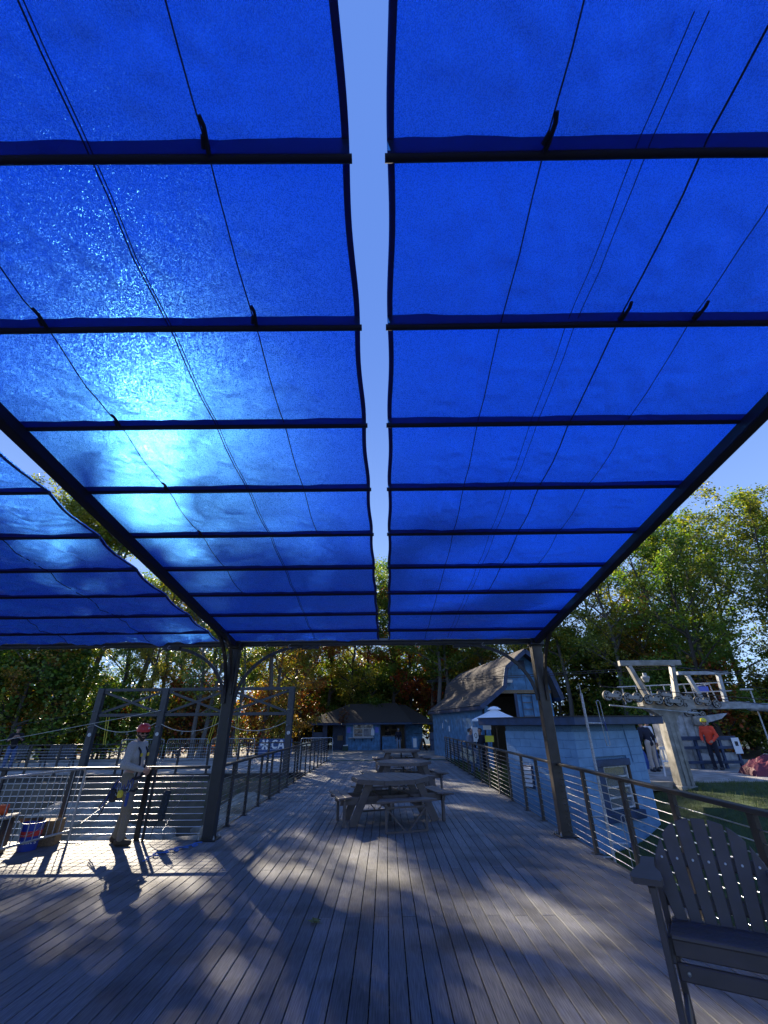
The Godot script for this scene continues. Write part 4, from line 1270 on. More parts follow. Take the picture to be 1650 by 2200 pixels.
	mb = MB.new(); mb.box(V(X.call(2.15), 1.08, -1.55), V(1.65, 2.16, 0.08)); part(t, "side_panel", mb, M.blue_paint)
	mb = MB.new(); mb.box(V(X.call(1.45), 1.08, -0.7), V(0.12, 2.16, 0.12)); part(t, "post", mb, M.blue_dark)
	mb = MB.new(); mb.box(V(X.call(2.5), 1.3, -1.50), V(0.9, 0.04, 0.02)); part(t, "batten", mb, M.blue_dark)
	for q in [[0.05, 1.75, .35, .3], [0.65, 1.8, .4, .25], [0.6, 1.4, .5, .3]]:
		mb = MB.new(); mb.box(V(X.call(q[0]), q[1], -2.545), V(q[2], q[3], 0.02)); part(t, "notice", mb, M.ink if q[1] > 1.7 else M.wood_dark)
	# porch at the other side
	for x in [-5.55, -4.65]:
		mb = MB.new(); mb.box(V(X.call(x), 1.08, 0.1 if x < -5 else 0.0), V(0.12 if x < -5 else 0.42, 2.16, 0.12)); part(t, "post", mb, M.blue_dark)
	mb = MB.new(); mb.box(V(X.call(-3.65), 1.08, -0.9), V(1.2, 2.16, 0.08)); part(t, "door", mb, M.blue_dark)
	mb = MB.new(); mb.box(V(X.call(-3.55), 1.0, -0.84), V(0.5, 0.4, 0.02)); part(t, "notice", mb, M.wood_pale)
	mb = MB.new(); mb.cbox(V(X.call(-5.2), 0.75, -0.3), V(0.9, 1.5, 0.4), 0.02); part(t, "gear_rack", mb, M.bin_blue)
	# red creeper spilling over the roof edge
	var red = thing("red_sapling", "rust red leafy sprig hanging over the kiosk roof", "plant", V(-3.95, 2.0, -43.3))
	leaf_ball(red, V(0, 0.35, 0), V(0.55, 0.75, 0.4), 260, [Color(.10, .03, .02), Color(.20, .06, .03), Color(.14, .09, .04)], 0.13, 91)
	var st = MB.new(); st.tube([V(0.1, 1.35, -0.6), V(0.02, 0.8, -0.2), V(0, 0.1, 0)], 0.02, 5, 0.006); part(red, "stem", st, M.bark_dark)
	# things about the kiosk
	var b = thing("waste_tank", "dark blue domed waste barrel beside the kiosk", "bin", V(4.25, -0.55, -42.4))
	mb = MB.new(); mb.lathe([Vector2(0, 0), Vector2(.40, 0), Vector2(.42, .85), Vector2(.45, .88), Vector2(.45, 1.0), Vector2(.42, 1.02), Vector2(.36, 1.45), Vector2(.30, 1.5), Vector2(0, 1.5)], Transform3D(), 22); part(b, "barrel", mb, M.bin_blue)
	mb = MB.new(); mb.lathe([Vector2(.455, .86), Vector2(.465, .9), Vector2(.465, .98), Vector2(.455, 1.02)], Transform3D(), 22); part(b, "band", mb, M.blue_dark)
	b = thing("sandwich_board", "brown folding sandwich board by the kiosk corner", "sign", V(3.25, -0.5, -42.6), 0.2)
	for s in [-1, 1]:
		mb = MB.new(); mb.cbox(V(s * 0.16, 0.5, 0), V(0.03, 1.02, 0.6), 0.004, Basis(V(0, 0, 1), s * 0.28)); part(b, "board", mb, M.wood_dark)
	b = thing("green_crate", "small dark green crate with papers at the kiosk wall", "crate", V(-3.7, -0.48, -43.4))
	mb = MB.new(); mb.cbox(V(0, 0.2, 0), V(0.5, 0.4, 0.35), 0.02); part(b, "box", mb, M.green_box)
	mb = MB.new(); mb.cbox(V(0, 0.43, 0), V(0.42, 0.10, 0.28), 0.02, Basis(V(0, 0, 1), 0.12)); part(b, "papers", mb, M.paper)
	b = thing("blue_cabinet", "blue cabinet with white print at the kiosk side", "cabinet", V(2.2 + 0.35, -0.5, -43.2))
	mb = MB.new(); mb.cbox(V(0, 0.55, 0), V(0.55, 1.1, 0.4), 0.015); part(b, "body", mb, M.blue_paint)
	mb = MB.new(); mb.box(V(0, 0.62, 0.202), V(0.3, 0.7, 0.006)); part(b, "print", mb, M.letter_white)


func umbrella_and_banner():
	var t = thing("parasol", "white parasol open in front of the barn doorway", "parasol", V(4.55, -0.2, -19.6))
	var n = 8
	for i in n:
		var a0 = TAU * i / n; var a1 = TAU * (i + 1) / n
		var P = func(a, r, y): return V(r * cos(a), y, r * sin(a))
		var mb = MB.new()
		var prev = [V(0, 2.44, 0), V(0, 2.44, 0)]
		for s in [[0.12, 2.40], [0.45, 2.24], [0.98, 2.03]]:
			var q0 = P.call(a0, s[0], s[1]); var q1 = P.call(a1, s[0], s[1])
			mb.quad(prev[1], prev[0], q0, q1)
			prev = [q0, q1]
		mb.quad(prev[1], prev[0], prev[0] + V(0, -0.06, 0), prev[1] + V(0, -0.06, 0))
		part(t, "canopy_panel", mb, M.umbrella)
		mb = MB.new(); mb.tube([P.call(a0, 0.05, 2.36), P.call(a0, 0.97, 2.01)], 0.008, 5); part(t, "rib", mb, M.wood_pale)
	var mb = MB.new(); mb.lathe([Vector2(.30, 2.40), Vector2(.16, 2.50), Vector2(0, 2.53)], Transform3D(), 8); part(t, "vent_cap", mb, M.umbrella)
	mb = MB.new(); mb.tube([V(0, 0, 0), V(0, 2.48, 0)], 0.022, 8); part(t, "pole", mb, M.wood_dark)
	mb = MB.new(); mb.lathe([Vector2(0, 0), Vector2(.25, 0), Vector2(.25, .06), Vector2(.05, .12), Vector2(0.05, .3), Vector2(0, .3)], Transform3D(), 16); part(t, "base", mb, M.bin_black)
	t = thing("lettered_banner", "faded blue tarpaulin banner with pale letters behind the bronze railing", "banner", V(3.42, -0.05, -21.5), PI / 2)
	mb = MB.new()
	var f = FastNoiseLite.new(); f.seed = 6; f.frequency = 1.4
	for i in 36:
		var xa = -4.4 + i * 8.8 / 36; var xb = xa + 8.8 / 36
		var za = -0.02 + 0.05 * f.get_noise_1d(xa * 2); var zb = -0.02 + 0.05 * f.get_noise_1d(xb * 2)
		var ya = 0.90 + 0.03 * sin(xa * 2.0); var yb = 0.90 + 0.03 * sin(xb * 2.0)
		mb.quad(V(xa, 0.28, za), V(xb, 0.28, zb), V(xb, yb, zb), V(xa, ya, za))
		mb.quad(V(xb, 0.28, zb - .004), V(xa, 0.28, za - .004), V(xa, ya, za - .004), V(xb, yb, zb - .004))
	part(t, "sheet", mb, M.banner_blue)
	for x in [-4.35, -1.5, 1.4, 4.35]:
		mb = MB.new(); mb.tube([V(x, -0.5, -0.05), V(x, 0.98, -0.05)], 0.018, 6); part(t, "stake", mb, M.galv_dark)
	# the letters face the walkway, so they run the other way along the sheet
	for e in [["AI DON", 0.0, 0.72], ["UP PROGRESS", 0.0, 0.50]]:
		inst(t, "lettering", text_mesh(e[0], 0.17, 0.006), M.letter_cream, Transform3D(Basis(Vector3.UP, PI) * Basis().scaled(V(2.6, 1, 1)), V(-1.4, e[2], -0.085)))
	# notices by the doorway on a board
	t = thing("notice_board", "board with white and yellow notices beside the barn doorway", "sign", V(4.25, -0.2, -20.2))
	mb = MB.new(); mb.box(V(0.12, 1.2, -0.05), V(0.05, 2.3, 0.05)); part(t, "stake", mb, M.blue_paint)
	mb = MB.new(); mb.box(V(0.05, 1.85, 0), V(0.34, 0.42, 0.02)); part(t, "notice", mb, M.paper)
	mb = MB.new(); mb.box(V(0.10, 1.30, 0), V(0.36, 0.24, 0.02)); part(t, "notice", mb, M.paper_yellow)
	mb = MB.new(); mb.box(V(-0.42, 1.46, -0.25), V(0.22, 0.55, 0.02)); part(t, "notice", mb, M.paper)
	mb = MB.new(); mb.box(V(-0.42, 0.8, -0.27), V(0.03, 1.6, 0.02)); part(t, "stake", mb, M.blue_paint)
	mb = MB.new(); mb.tube(range(12).map(func(i): return V(-0.42 + 0.05 * cos(TAU * i / 12.0), 1.42 + 0.09 * sin(TAU * i / 12.0), -0.236)), 0.012, 5, -1.0, true); part(t, "figure_print", mb, M.ink)


# ---------------------------------------------------------------- chairlift station
func sheave_train(parent, p: Vector3, q: Vector3, n, r, m):
	for i in n:
		var c = p.lerp(q, i / float(n - 1)) + V(0, 0.015 * (1 if i % 2 else -1), 0)
		var w = Node3D.new(); w.name = "sheave"; parent.add_child(w, true); w.position = c
		var face = Basis(Vector3.RIGHT, PI / 2)
		var mb = MB.new(); mb.lathe([Vector2(r * .86, -0.04), Vector2(r, -0.04), Vector2(r, 0.04), Vector2(r * .86, 0.04), Vector2(r * .86, -0.04)], Transform3D(face, Vector3.ZERO), 22); part(w, "tyre", mb, M.rubber)
		mb = MB.new(); mb.lathe([Vector2(0, -0.02), Vector2(r * .86, -0.03), Vector2(r * .86, 0.035), Vector2(r * .7, 0.035), Vector2(r * .66, 0.012), Vector2(r * .3, 0.012), Vector2(r * .26, 0.045), Vector2(0, 0.045)], Transform3D(face, Vector3.ZERO), 22); part(w, "rim", mb, m)
		for k in 5:
			var a = TAU * k / 5.0
			mb = MB.new(); mb.box(V(cos(a), sin(a), 0) * r * 0.48 + V(0, 0, 0.018), V(r * .4, 0.035, 0.02), Basis(V(0, 0, 1), a)); part(w, "spoke", mb, M.rubber)
	for i in range(0, n - 1, 2):
		var a = p.lerp(q, i / float(n - 1)); var b = p.lerp(q, (i + 1) / float(n - 1))
		var mb = MB.new(); mb.beam(a + V(0, 0, 0.07), b + V(0, 0, 0.07), 0.03, r * 0.75, Vector3.UP, 0.008); part(parent, "rocker", mb, m)


func lift():
	var mb = MB.new()
	mb.box(V(12.3, -0.08, -19.9), V(9.6, 0.22, 9.0)); structure("lift_platform", mb, M.concrete)
	var t = thing("lift_tower", "grey steel chairlift tower with a row of sheave wheels", "lift tower", V(9.05, -0.1, -15.2))
	mb = MB.new()
	# tapered box column
	for s in [[-1, -1], [1, -1], [1, 1], [-1, 1]]: pass
	var lo = 0.20; var hi = 0.18
	var c0 = [V(-lo, 0, -lo), V(lo, 0, -lo), V(lo, 0, lo), V(-lo, 0, lo)]
	var c1 = [V(-hi, 2.0, -hi), V(hi, 2.0, -hi), V(hi, 2.0, hi), V(-hi, 2.0, hi)]
	for i in 4: mb.quad(c0[(i + 1) % 4], c0[i], c1[i], c1[(i + 1) % 4])
	part(t, "column", mb, M.lift_grey)
	for x in [-0.05, 0.10]:
		mb = MB.new(); mb.box(V(x, 1.0, lo + 0.015 - 0.03), V(0.03, 1.95, 0.05), Basis(Vector3.RIGHT, -0.03)); part(t, "rib", mb, M.lift_grey)
	mb = MB.new(); mb.prism([Vector2(-0.18, 1.75), Vector2(0.18, 1.75), Vector2(0.30, 1.95), Vector2(0.95, 2.22), Vector2(0.95, 2.42), Vector2(-0.72, 2.42), Vector2(-0.72, 2.25), Vector2(-0.30, 2.0)], Transform3D(Basis(), V(0, 0, 0.0)), 0.34, 0.01); part(t, "head_plate", mb, M.lift_grey)
	inst(t, "number_plate", text_mesh("13", 0.11, 0.006), M.ink, Transform3D(Basis(), V(0.62, 2.27, 0.18)))
	mb = MB.new(); mb.beam(V(-0.42, 2.42, 0), V(-0.78, 3.50, 0), 0.13, 0.17, Vector3.BACK, 0.008); part(t, "upright", mb, M.lift_grey)
	mb = MB.new(); mb.beam(V(0.52, 2.42, 0), V(0.68, 3.50, 0), 0.13, 0.17, Vector3.BACK, 0.008); part(t, "upright", mb, M.lift_grey)
	mb = MB.new(); mb.beam(V(-0.15, 2.42, -0.15), V(-0.45, 3.1, -0.15), 0.05, 0.05, Vector3.BACK); part(t, "stay", mb, M.lift_grey)
	mb = MB.new(); mb.cbox(V(-0.05, 3.58, 0), V(2.08, 0.17, 0.16), 0.01); part(t, "top_beam", mb, M.lift_grey)
	mb = MB.new(); mb.lathe([Vector2(0, 0), Vector2(.07, 0), Vector2(.13, .12), Vector2(.13, .17), Vector2(.06, .19), Vector2(.06, .28), Vector2(0, .28)], Transform3D(Basis(), V(-0.35, 2.98, 0.05)), 14); part(t, "lamp_shade", mb, M.lift_pale)
	sheave_train(t, V(-1.88, 2.58, 0.32), V(0.35, 2.36, 0.32), 8, 0.155, M.sheave)
	mb = MB.new(); mb.tube([V(-1.9, 2.28, 0.34), V(0.9, 2.02, 0.34)], 0.022, 6); part(t, "guide_bar", mb, M.lift_pale)
	mb = MB.new(); mb.cbox(V(0.0, 0.0, 0.0), V(0.5, 0.12, 0.5), 0.02); part(t, "footing", mb, M.concrete)
	# rear station
	t = thing("lift_station", "pale metal-clad lift drive station with gantry and catwalk", "lift station", V(12.9, 0.02, -20.0))
	mb = MB.new(); mb.cbox(V(-0.75, 1.05, 0), V(1.25, 2.1, 1.0), 0.02); part(t, "clad_pillar", mb, M.lift_pale)
	for k in 4:
		mb = MB.new(); mb.box(V(-1.25 + k * 0.33, 1.05, 0.507), V(0.025, 2.06, 0.016)); part(t, "panel_seam", mb, M.lift_grey)
	mb = MB.new(); mb.cbox(V(0.15, 0.95, 0.1), V(0.36, 1.9, 0.5), 0.015); part(t, "side_column", mb, M.lift_pale)
	mb = MB.new(); mb.cbox(V(1.05, 2.25, 0.1), V(3.0, 0.28, 0.45), 0.02); part(t, "main_beam", mb, M.lift_pale)
	mb = MB.new(); mb.tube([V(2.55, 2.2, 0.15), V(3.4, 2.15, 0.15)], 0.16, 14); part(t, "drum", mb, M.lift_pale)
	mb = MB.new(); mb.beam(V(0.62, 2.38, 0.3), V(0.25, 3.50, 0.3), 0.14, 0.16, Vector3.BACK, 0.008); part(t, "upright", mb, M.lift_pale)
	mb = MB.new(); mb.beam(V(1.55, 2.38, 0.3), V(1.62, 3.50, 0.3), 0.14, 0.16, Vector3.BACK, 0.008); part(t, "upright", mb, M.lift_pale)
	mb = MB.new(); mb.cbox(V(0.95, 3.54, 0.3), V(2.2, 0.14, 0.16), 0.01); part(t, "top_beam", mb, M.lift_pale)
	sheave_train(t, V(-1.25, 2.70, 0.55), V(0.95, 2.32, 0.55), 7, 0.17, M.sheave)
	mb = MB.new(); mb.cbox(V(0.0, 1.68, 0.5), V(0.55, 0.34, 0.4), 0.03); part(t, "gearbox", mb, M.lift_grey)
	sheave_train(t, V(-0.42, 1.98, 0.62), V(0.18, 1.94, 0.62), 3, 0.13, M.sheave)
	mb = MB.new(); mb.prism([Vector2(0.2, 1.85), Vector2(1.2, 1.95), Vector2(0.9, 1.75), Vector2(0.25, 1.6)], Transform3D(Basis(), V(0, 0, 0.5)), 0.3); part(t, "arm_plate", mb, M.lift_pale)
	for y in [2.85, 3.2]:
		mb = MB.new(); mb.tube([V(-2.6, y - 0.15, -0.3), V(2.4, y, -0.3)], 0.024, 6); part(t, "catwalk_rail", mb, M.white_paint)
	for i in 8:
		mb = MB.new(); mb.tube([V(-2.4 + i * 0.62, 2.35, -0.3), V(-2.4 + i * 0.62, 3.08 + i * 0.015, -0.3)], 0.022, 6); part(t, "catwalk_post", mb, M.white_paint)
	for s in [-0.4, 0.75]:
		mb = MB.new(); mb.tube([V(s, 2.5, -0.1), V(s + 0.06, 3.05, -0.1), V(s + 0.62, 3.12, -0.1), V(s + 0.72, 2.5, -0.1)], 0.03, 8); part(t, "hoop", mb, M.white_paint)
	mb = MB.new(); mb.cbox(V(0.98, 2.92, 0.0), V(0.46, 0.20, 0.02), 0.004); part(t, "blue_plate", mb, M.paper_blue)
	# haul ropes
	var k = 0
	for e in [[V(7.0, 2.74, -14.88), V(9.5, 2.53, -14.88), V(22, 1.75, -17.5)], [V(2.0, 3.55, -22.0), V(9.6, 3.36, -15.1), V(24, 2.1, -16.5)], [V(2.0, 3.50, -22.2), V(10.0, 3.3, -15.1), V(24, 1.9, -16.8)], [V(11.5, 2.90, -19.45), V(13.9, 2.54, -19.45), V(24, 1.4, -20.7)], [V(12.6, 3.45, -19.7), V(15.2, 3.1, -19.7), V(24, 2.0, -21.7)]]:
		var c = thing("haul_rope", ["dark steel rope running over the tower's sheave wheels", "upper black rope strung below the tower's top beam", "lower black rope strung below the tower's top beam", "dark rope over the station's sheave wheels", "black rope strung from the station gantry"][k], "cable", e[0], 0, "steel ropes of the chairlift")
		mb = MB.new(); mb.tube([V(0, 0, 0), e[1] - e[0], e[2] - e[0]], 0.014, 6); part(c, "strand", mb, M.rubber)
		k += 1
	# blue fence, notice, tarpaulin, plastic chair
	t = thing("board_fence", "dark blue board fence with pale panels before the lift station", "fence", V(12.9, 0.03, -19.15))
	for x in [-1.55, -0.6, 0.35, 0.95]:
		mb = MB.new(); mb.cbox(V(x, 0.55, 0), V(0.10, 1.1, 0.10), 0.008); part(t, "post", mb, M.blue_dark)
	for y in [1.05, 0.72, 0.22]:
		mb = MB.new(); mb.cbox(V(-0.3, y, 0.06), V(2.6, 0.10 if y < 1 else 0.14, 0.03), 0.005); part(t, "rail", mb, M.blue_dark)
	for e in [[-1.1, 0.88], [-0.15, 0.88], [0.62, 0.88], [-0.15, 0.40], [0.62, 0.42]]:
		mb = MB.new(); mb.box(V(e[0], e[1], -0.02), V(0.75, 0.24, 0.02)); part(t, "panel", mb, M.lift_pale)
	mb = MB.new(); mb.cbox(V(0.93, 0.78, 0.10), V(0.30, 0.55, 0.02), 0.004, Basis(V(0, 0, 1), 0.03)); part(t, "notice", mb, M.paper)
	mb = MB.new(); mb.box(V(0.93, 0.85, 0.113), V(0.12, 0.16, 0.004)); part(t, "notice_print", mb, M.ink)
	t = thing("tarpaulin_heap", "crimson tarpaulin tied down over a low heap on the platform", "tarpaulin", V(13.6, 0.03, -16.9), -0.25)
	var f = FastNoiseLite.new(); f.seed = 31; f.frequency = 1.3; f.fractal_octaves = 3
	mb = MB.new()
	var P = func(u, w):
		var x = lerpf(-1.2, 1.6, u); var z = lerpf(-0.6, 0.75, w)
		var edge = sin(PI * clampf(u, 0, 1)) * sin(PI * w)
		var h = 0.72 * pow(maxf(edge, 0.0), 0.42) * (1.0 - 0.35 * u) * (0.92 + 0.25 * f.get_noise_2d(x * 1.6, z * 2.0)) + 0.05 * absf(f.get_noise_2d(x * 4.0, z * 4.0)) * edge
		return V(x, h, z)
	for i in 30:
		for j in 18:
			mb.quad(P.call(i / 30.0, (j + 1) / 18.0), P.call((i + 1) / 30.0, (j + 1) / 18.0), P.call((i + 1) / 30.0, j / 18.0), P.call(i / 30.0, j / 18.0))
	part(t, "sheet", mb, M.tarp_red)
	mb = MB.new(); mb.tube(range(14).map(func(i): return P.call(0.25 + 0.5 * i / 13.0, 0.35 + 0.6 * i / 13.0) + V(0, 0.02, 0)), 0.012, 5); part(t, "cord", mb, M.twine)
	t = thing("plastic_chair", "white moulded plastic chair on the lift platform", "chair", V(9.75, 0.03, -16.9), 2.6)
	for s in [-1, 1]:
		mb = MB.new(); mb.beam(V(s * 0.23, 0, 0.23), V(s * 0.20, 0.43, 0.19), 0.045, 0.03); part(t, "leg", mb, M.white_plastic)
		mb = MB.new(); mb.beam(V(s * 0.22, 0, -0.24), V(s * 0.19, 0.43, -0.18), 0.045, 0.03); part(t, "leg", mb, M.white_plastic)
		mb = MB.new(); mb.tube([V(s * 0.20, 0.43, -0.18), V(s * 0.21, 0.66, -0.24), V(s * 0.16, 0.86, -0.29)], 0.02, 6); part(t, "back_post", mb, M.white_plastic)
		mb = MB.new(); mb.tube([V(s * 0.21, 0.64, -0.24), V(s * 0.24, 0.64, 0.10), V(s * 0.21, 0.44, 0.19)], 0.018, 6); part(t, "arm", mb, M.white_plastic)
	mb = MB.new(); mb.cbox(V(0, 0.435, 0), V(0.43, 0.03, 0.42), 0.012); part(t, "seat", mb, M.white_plastic)
	mb = MB.new(); mb.cbox(V(0, 0.84, -0.285), V(0.34, 0.09, 0.02), 0.008, Basis(Vector3.RIGHT, -0.15)); part(t, "top_slat", mb, M.white_plastic)
	for x in [-0.1, 0.0, 0.1]:
		mb = MB.new(); mb.beam(V(x, 0.45, -0.19), V(x, 0.82, -0.28), 0.05, 0.012, Vector3.BACK); part(t, "back_slat", mb, M.white_plastic)
	t = thing("blue_bag", "crumpled blue bag standing on the platform by the walker", "bag", V(10.15, 0.03, -19.4))
	mb = MB.new(); mb.lathe([Vector2(0, 0), Vector2(.2, 0), Vector2(.24, .25), Vector2(.2, .5), Vector2(.14, .62), Vector2(0.1, .6), Vector2(0, .5)], Transform3D(Basis().scaled(V(1, 1, .7)), Vector3.ZERO), 9); part(t, "sack", mb, M.bag_blue)
	mb = MB.new(); mb.tube([V(-0.1, 0.58, 0), V(0, 0.75, 0), V(0.1, 0.58, 0)], 0.012, 5); part(t, "handle", mb, M.bag_blue)
	t = thing("work_lamp", "small white lamp head on a thin pole by the trees", "lamp post", V(15.9, -0.1, -20.0))
	mb = MB.new(); mb.tube([V(0, 0, 0), V(0, 2.95, 0)], 0.03, 8); part(t, "pole", mb, M.white_paint)
	mb = MB.new(); mb.cbox(V(-0.15, 3.0, 0), V(0.5, 0.07, 0.16), 0.02); part(t, "lamp_head", mb, M.white_paint)


# ---------------------------------------------------------------- figures: smooth-joined tapered bones meshed as surface nets
func sdf_mb(bones: Array, k: float, cell: float) -> MB:
	var lo = V(1e9, 1e9, 1e9); var hi = -lo
	for b in bones:
		var r = maxf(b[2], b[3]) + 0.02
		for q in 2:
			lo = lo.min(b[q] - V(r, r, r)); hi = hi.max(b[q] + V(r, r, r))
	lo -= V(cell, cell, cell) * 2; hi += V(cell, cell, cell) * 2
	var nx = int(ceil((hi.x - lo.x) / cell)) + 1
	var ny = int(ceil((hi.y - lo.y) / cell)) + 1
	var nz = int(ceil((hi.z - lo.z) / cell)) + 1
	var f = PackedFloat32Array(); f.resize(nx * ny * nz); f.fill(9.0)
	for b in bones:
		var p: Vector3 = b[0]; var q: Vector3 = b[1]
		var ra: float = b[2]; var rb: float = b[3]
		var m = maxf(ra, rb) + k + cell * 2.5
		var a0 = ((p.min(q) - V(m, m, m)) - lo) / cell
		var a1 = ((p.max(q) + V(m, m, m)) - lo) / cell
		var d: Vector3 = q - p
		var dd: float = maxf(d.length_squared(), 1e-9)
		for z in range(maxi(0, int(a0.z)), mini(nz, int(a1.z) + 2)):
			for y in range(maxi(0, int(a0.y)), mini(ny, int(a1.y) + 2)):
				var at = (z * ny + y) * nx
				for x in range(maxi(0, int(a0.x)), mini(nx, int(a1.x) + 2)):
					var w: Vector3 = Vector3(lo.x + x * cell, lo.y + y * cell, lo.z + z * cell) - p
					var h: float = clampf(w.dot(d) / dd, 0.0, 1.0)
					var s: float = (w - d * h).length() - (ra + (rb - ra) * h)
					var e: float = f[at + x]
					var t: float = k - absf(s - e)
					f[at + x] = minf(s, e) - (t * t / (4.0 * k) if t > 0.0 else 0.0)
	var idx = {}
	var vs = []; var ns = []
	var sx = 1; var sy = nx; var sz = nx * ny
	var off = [0, sx, sy, sx + sy, sz, sx + sz, sy + sz, sx + sy + sz]
	var edges = [[0, 1], [2, 3], [4, 5], [6, 7], [0, 2], [1, 3], [4, 6], [5, 7], [0, 4], [1, 5], [2, 6], [3, 7]]
	for z in nz - 1:
		for y in ny - 1:
			var row = (z * ny + y) * nx
			for x in nx - 1:
				var c = row + x
				var a = f[c]
				if absf(a) > cell * 2.2: continue
				var neg = 0
				for o in off:
					if f[c + o] < 0.0: neg += 1
				if neg == 0 or neg == 8: continue
				var s = Vector3.ZERO; var n = 0
				for e in edges:
					var f0 = f[c + off[e[0]]]; var f1 = f[c + off[e[1]]]
					if (f0 < 0.0) != (f1 < 0.0):
						var t = f0 / (f0 - f1)
						var p0 = Vector3(e[0] & 1, (e[0] >> 1) & 1, e[0] >> 2); var p1 = Vector3(e[1] & 1, (e[1] >> 1) & 1, e[1] >> 2)
						s += p0.lerp(p1, t); n += 1
				idx[c] = vs.size()
				vs.append(lo + (Vector3(x, y, z) + s / n) * cell)
				ns.append(Vector3(f[c + 1] + f[c + 1 + sy] + f[c + 1 + sz] - f[c] - f[c + sy] - f[c + sz], f[c + sy] + f[c + sy + 1] + f[c + sy + sz] - f[c] - f[c + 1] - f[c + sz], f[c + sz] + f[c + sz + 1] + f[c + sz + sy] - f[c] - f[c + 1] - f[c + sy]).normalized())
	var mb = MB.new()
	for c in idx:
		var a = f[c] < 0.0
		for e in [[sx, sy, sz], [sy, sz, sx], [sz, sx, sy]]:
			var b = f[c + e[0]] < 0.0
			if a == b: continue
			var c1 = c - e[1]; var c2 = c - e[1] - e[2]; var c3 = c - e[2]
			if not (idx.has(c1) and idx.has(c2) and idx.has(c3)): continue
			var i0 = idx[c]; var i1 = idx[c1]; var i2 = idx[c2]; var i3 = idx[c3]
			if a:
				mb.tri(vs[i0], vs[i1], vs[i2], ns[i0], ns[i1], ns[i2]); mb.tri(vs[i0], vs[i2], vs[i3], ns[i0], ns[i2], ns[i3])
			else:
				mb.tri(vs[i0], vs[i2], vs[i1], ns[i0], ns[i2], ns[i1]); mb.tri(vs[i0], vs[i3], vs[i2], ns[i0], ns[i3], ns[i2])
	return mb


var hand_cache = null


func hand_mb() -> MB:
	# relaxed half-closed hand: wrist at the origin, fingers along -y, palm facing +z, thumb towards +x
	if hand_cache == null:
		var b = []
		b.append([V(0, 0.02, 0), V(0, -0.01, 0), 0.024, 0.026])
		for i in 4: b.append([V(0.008 - i * 0.005, -0.012, 0), V(0.028 - i * 0.0185, -0.082 + 0.003 * i * i, 0), 0.016, 0.0125])
		for i in 4:
			var l = [0.040, 0.046, 0.042, 0.033][i]
			var p = V(0.030 - i * 0.0195, -0.084 + 0.003 * i * i, 0.001)
			var q = p + V(0.002, -l * 0.86, l * 0.5)
			var r = q + V(0, -l * 0.35, l * 0.66)
			var s = r + V(-0.001, l * 0.15, l * 0.52)
			b.append([p, q, 0.0100, 0.0092]); b.append([q, r, 0.0090, 0.0084]); b.append([r, s, 0.0083, 0.0074])
		b.append([V(0.018, -0.02, 0.004), V(0.044, -0.048, 0.018), 0.0150, 0.0120])
		b.append([V(0.044, -0.048, 0.018), V(0.050, -0.080, 0.034), 0.0112, 0.0100])
		b.append([V(0.050, -0.080, 0.034), V(0.044, -0.104, 0.044), 0.0098, 0.0082])
		hand_cache = sdf_mb(b, 0.006, 0.0045)
	return hand_cache


func aim(dir: Vector3, pole: Vector3) -> Basis:
	# basis whose -y runs along dir and whose +z leans to pole
	var y = -dir.normalized()
	var z = (pole - y * pole.dot(y)).normalized()
	return Basis(y.cross(z), y, z)


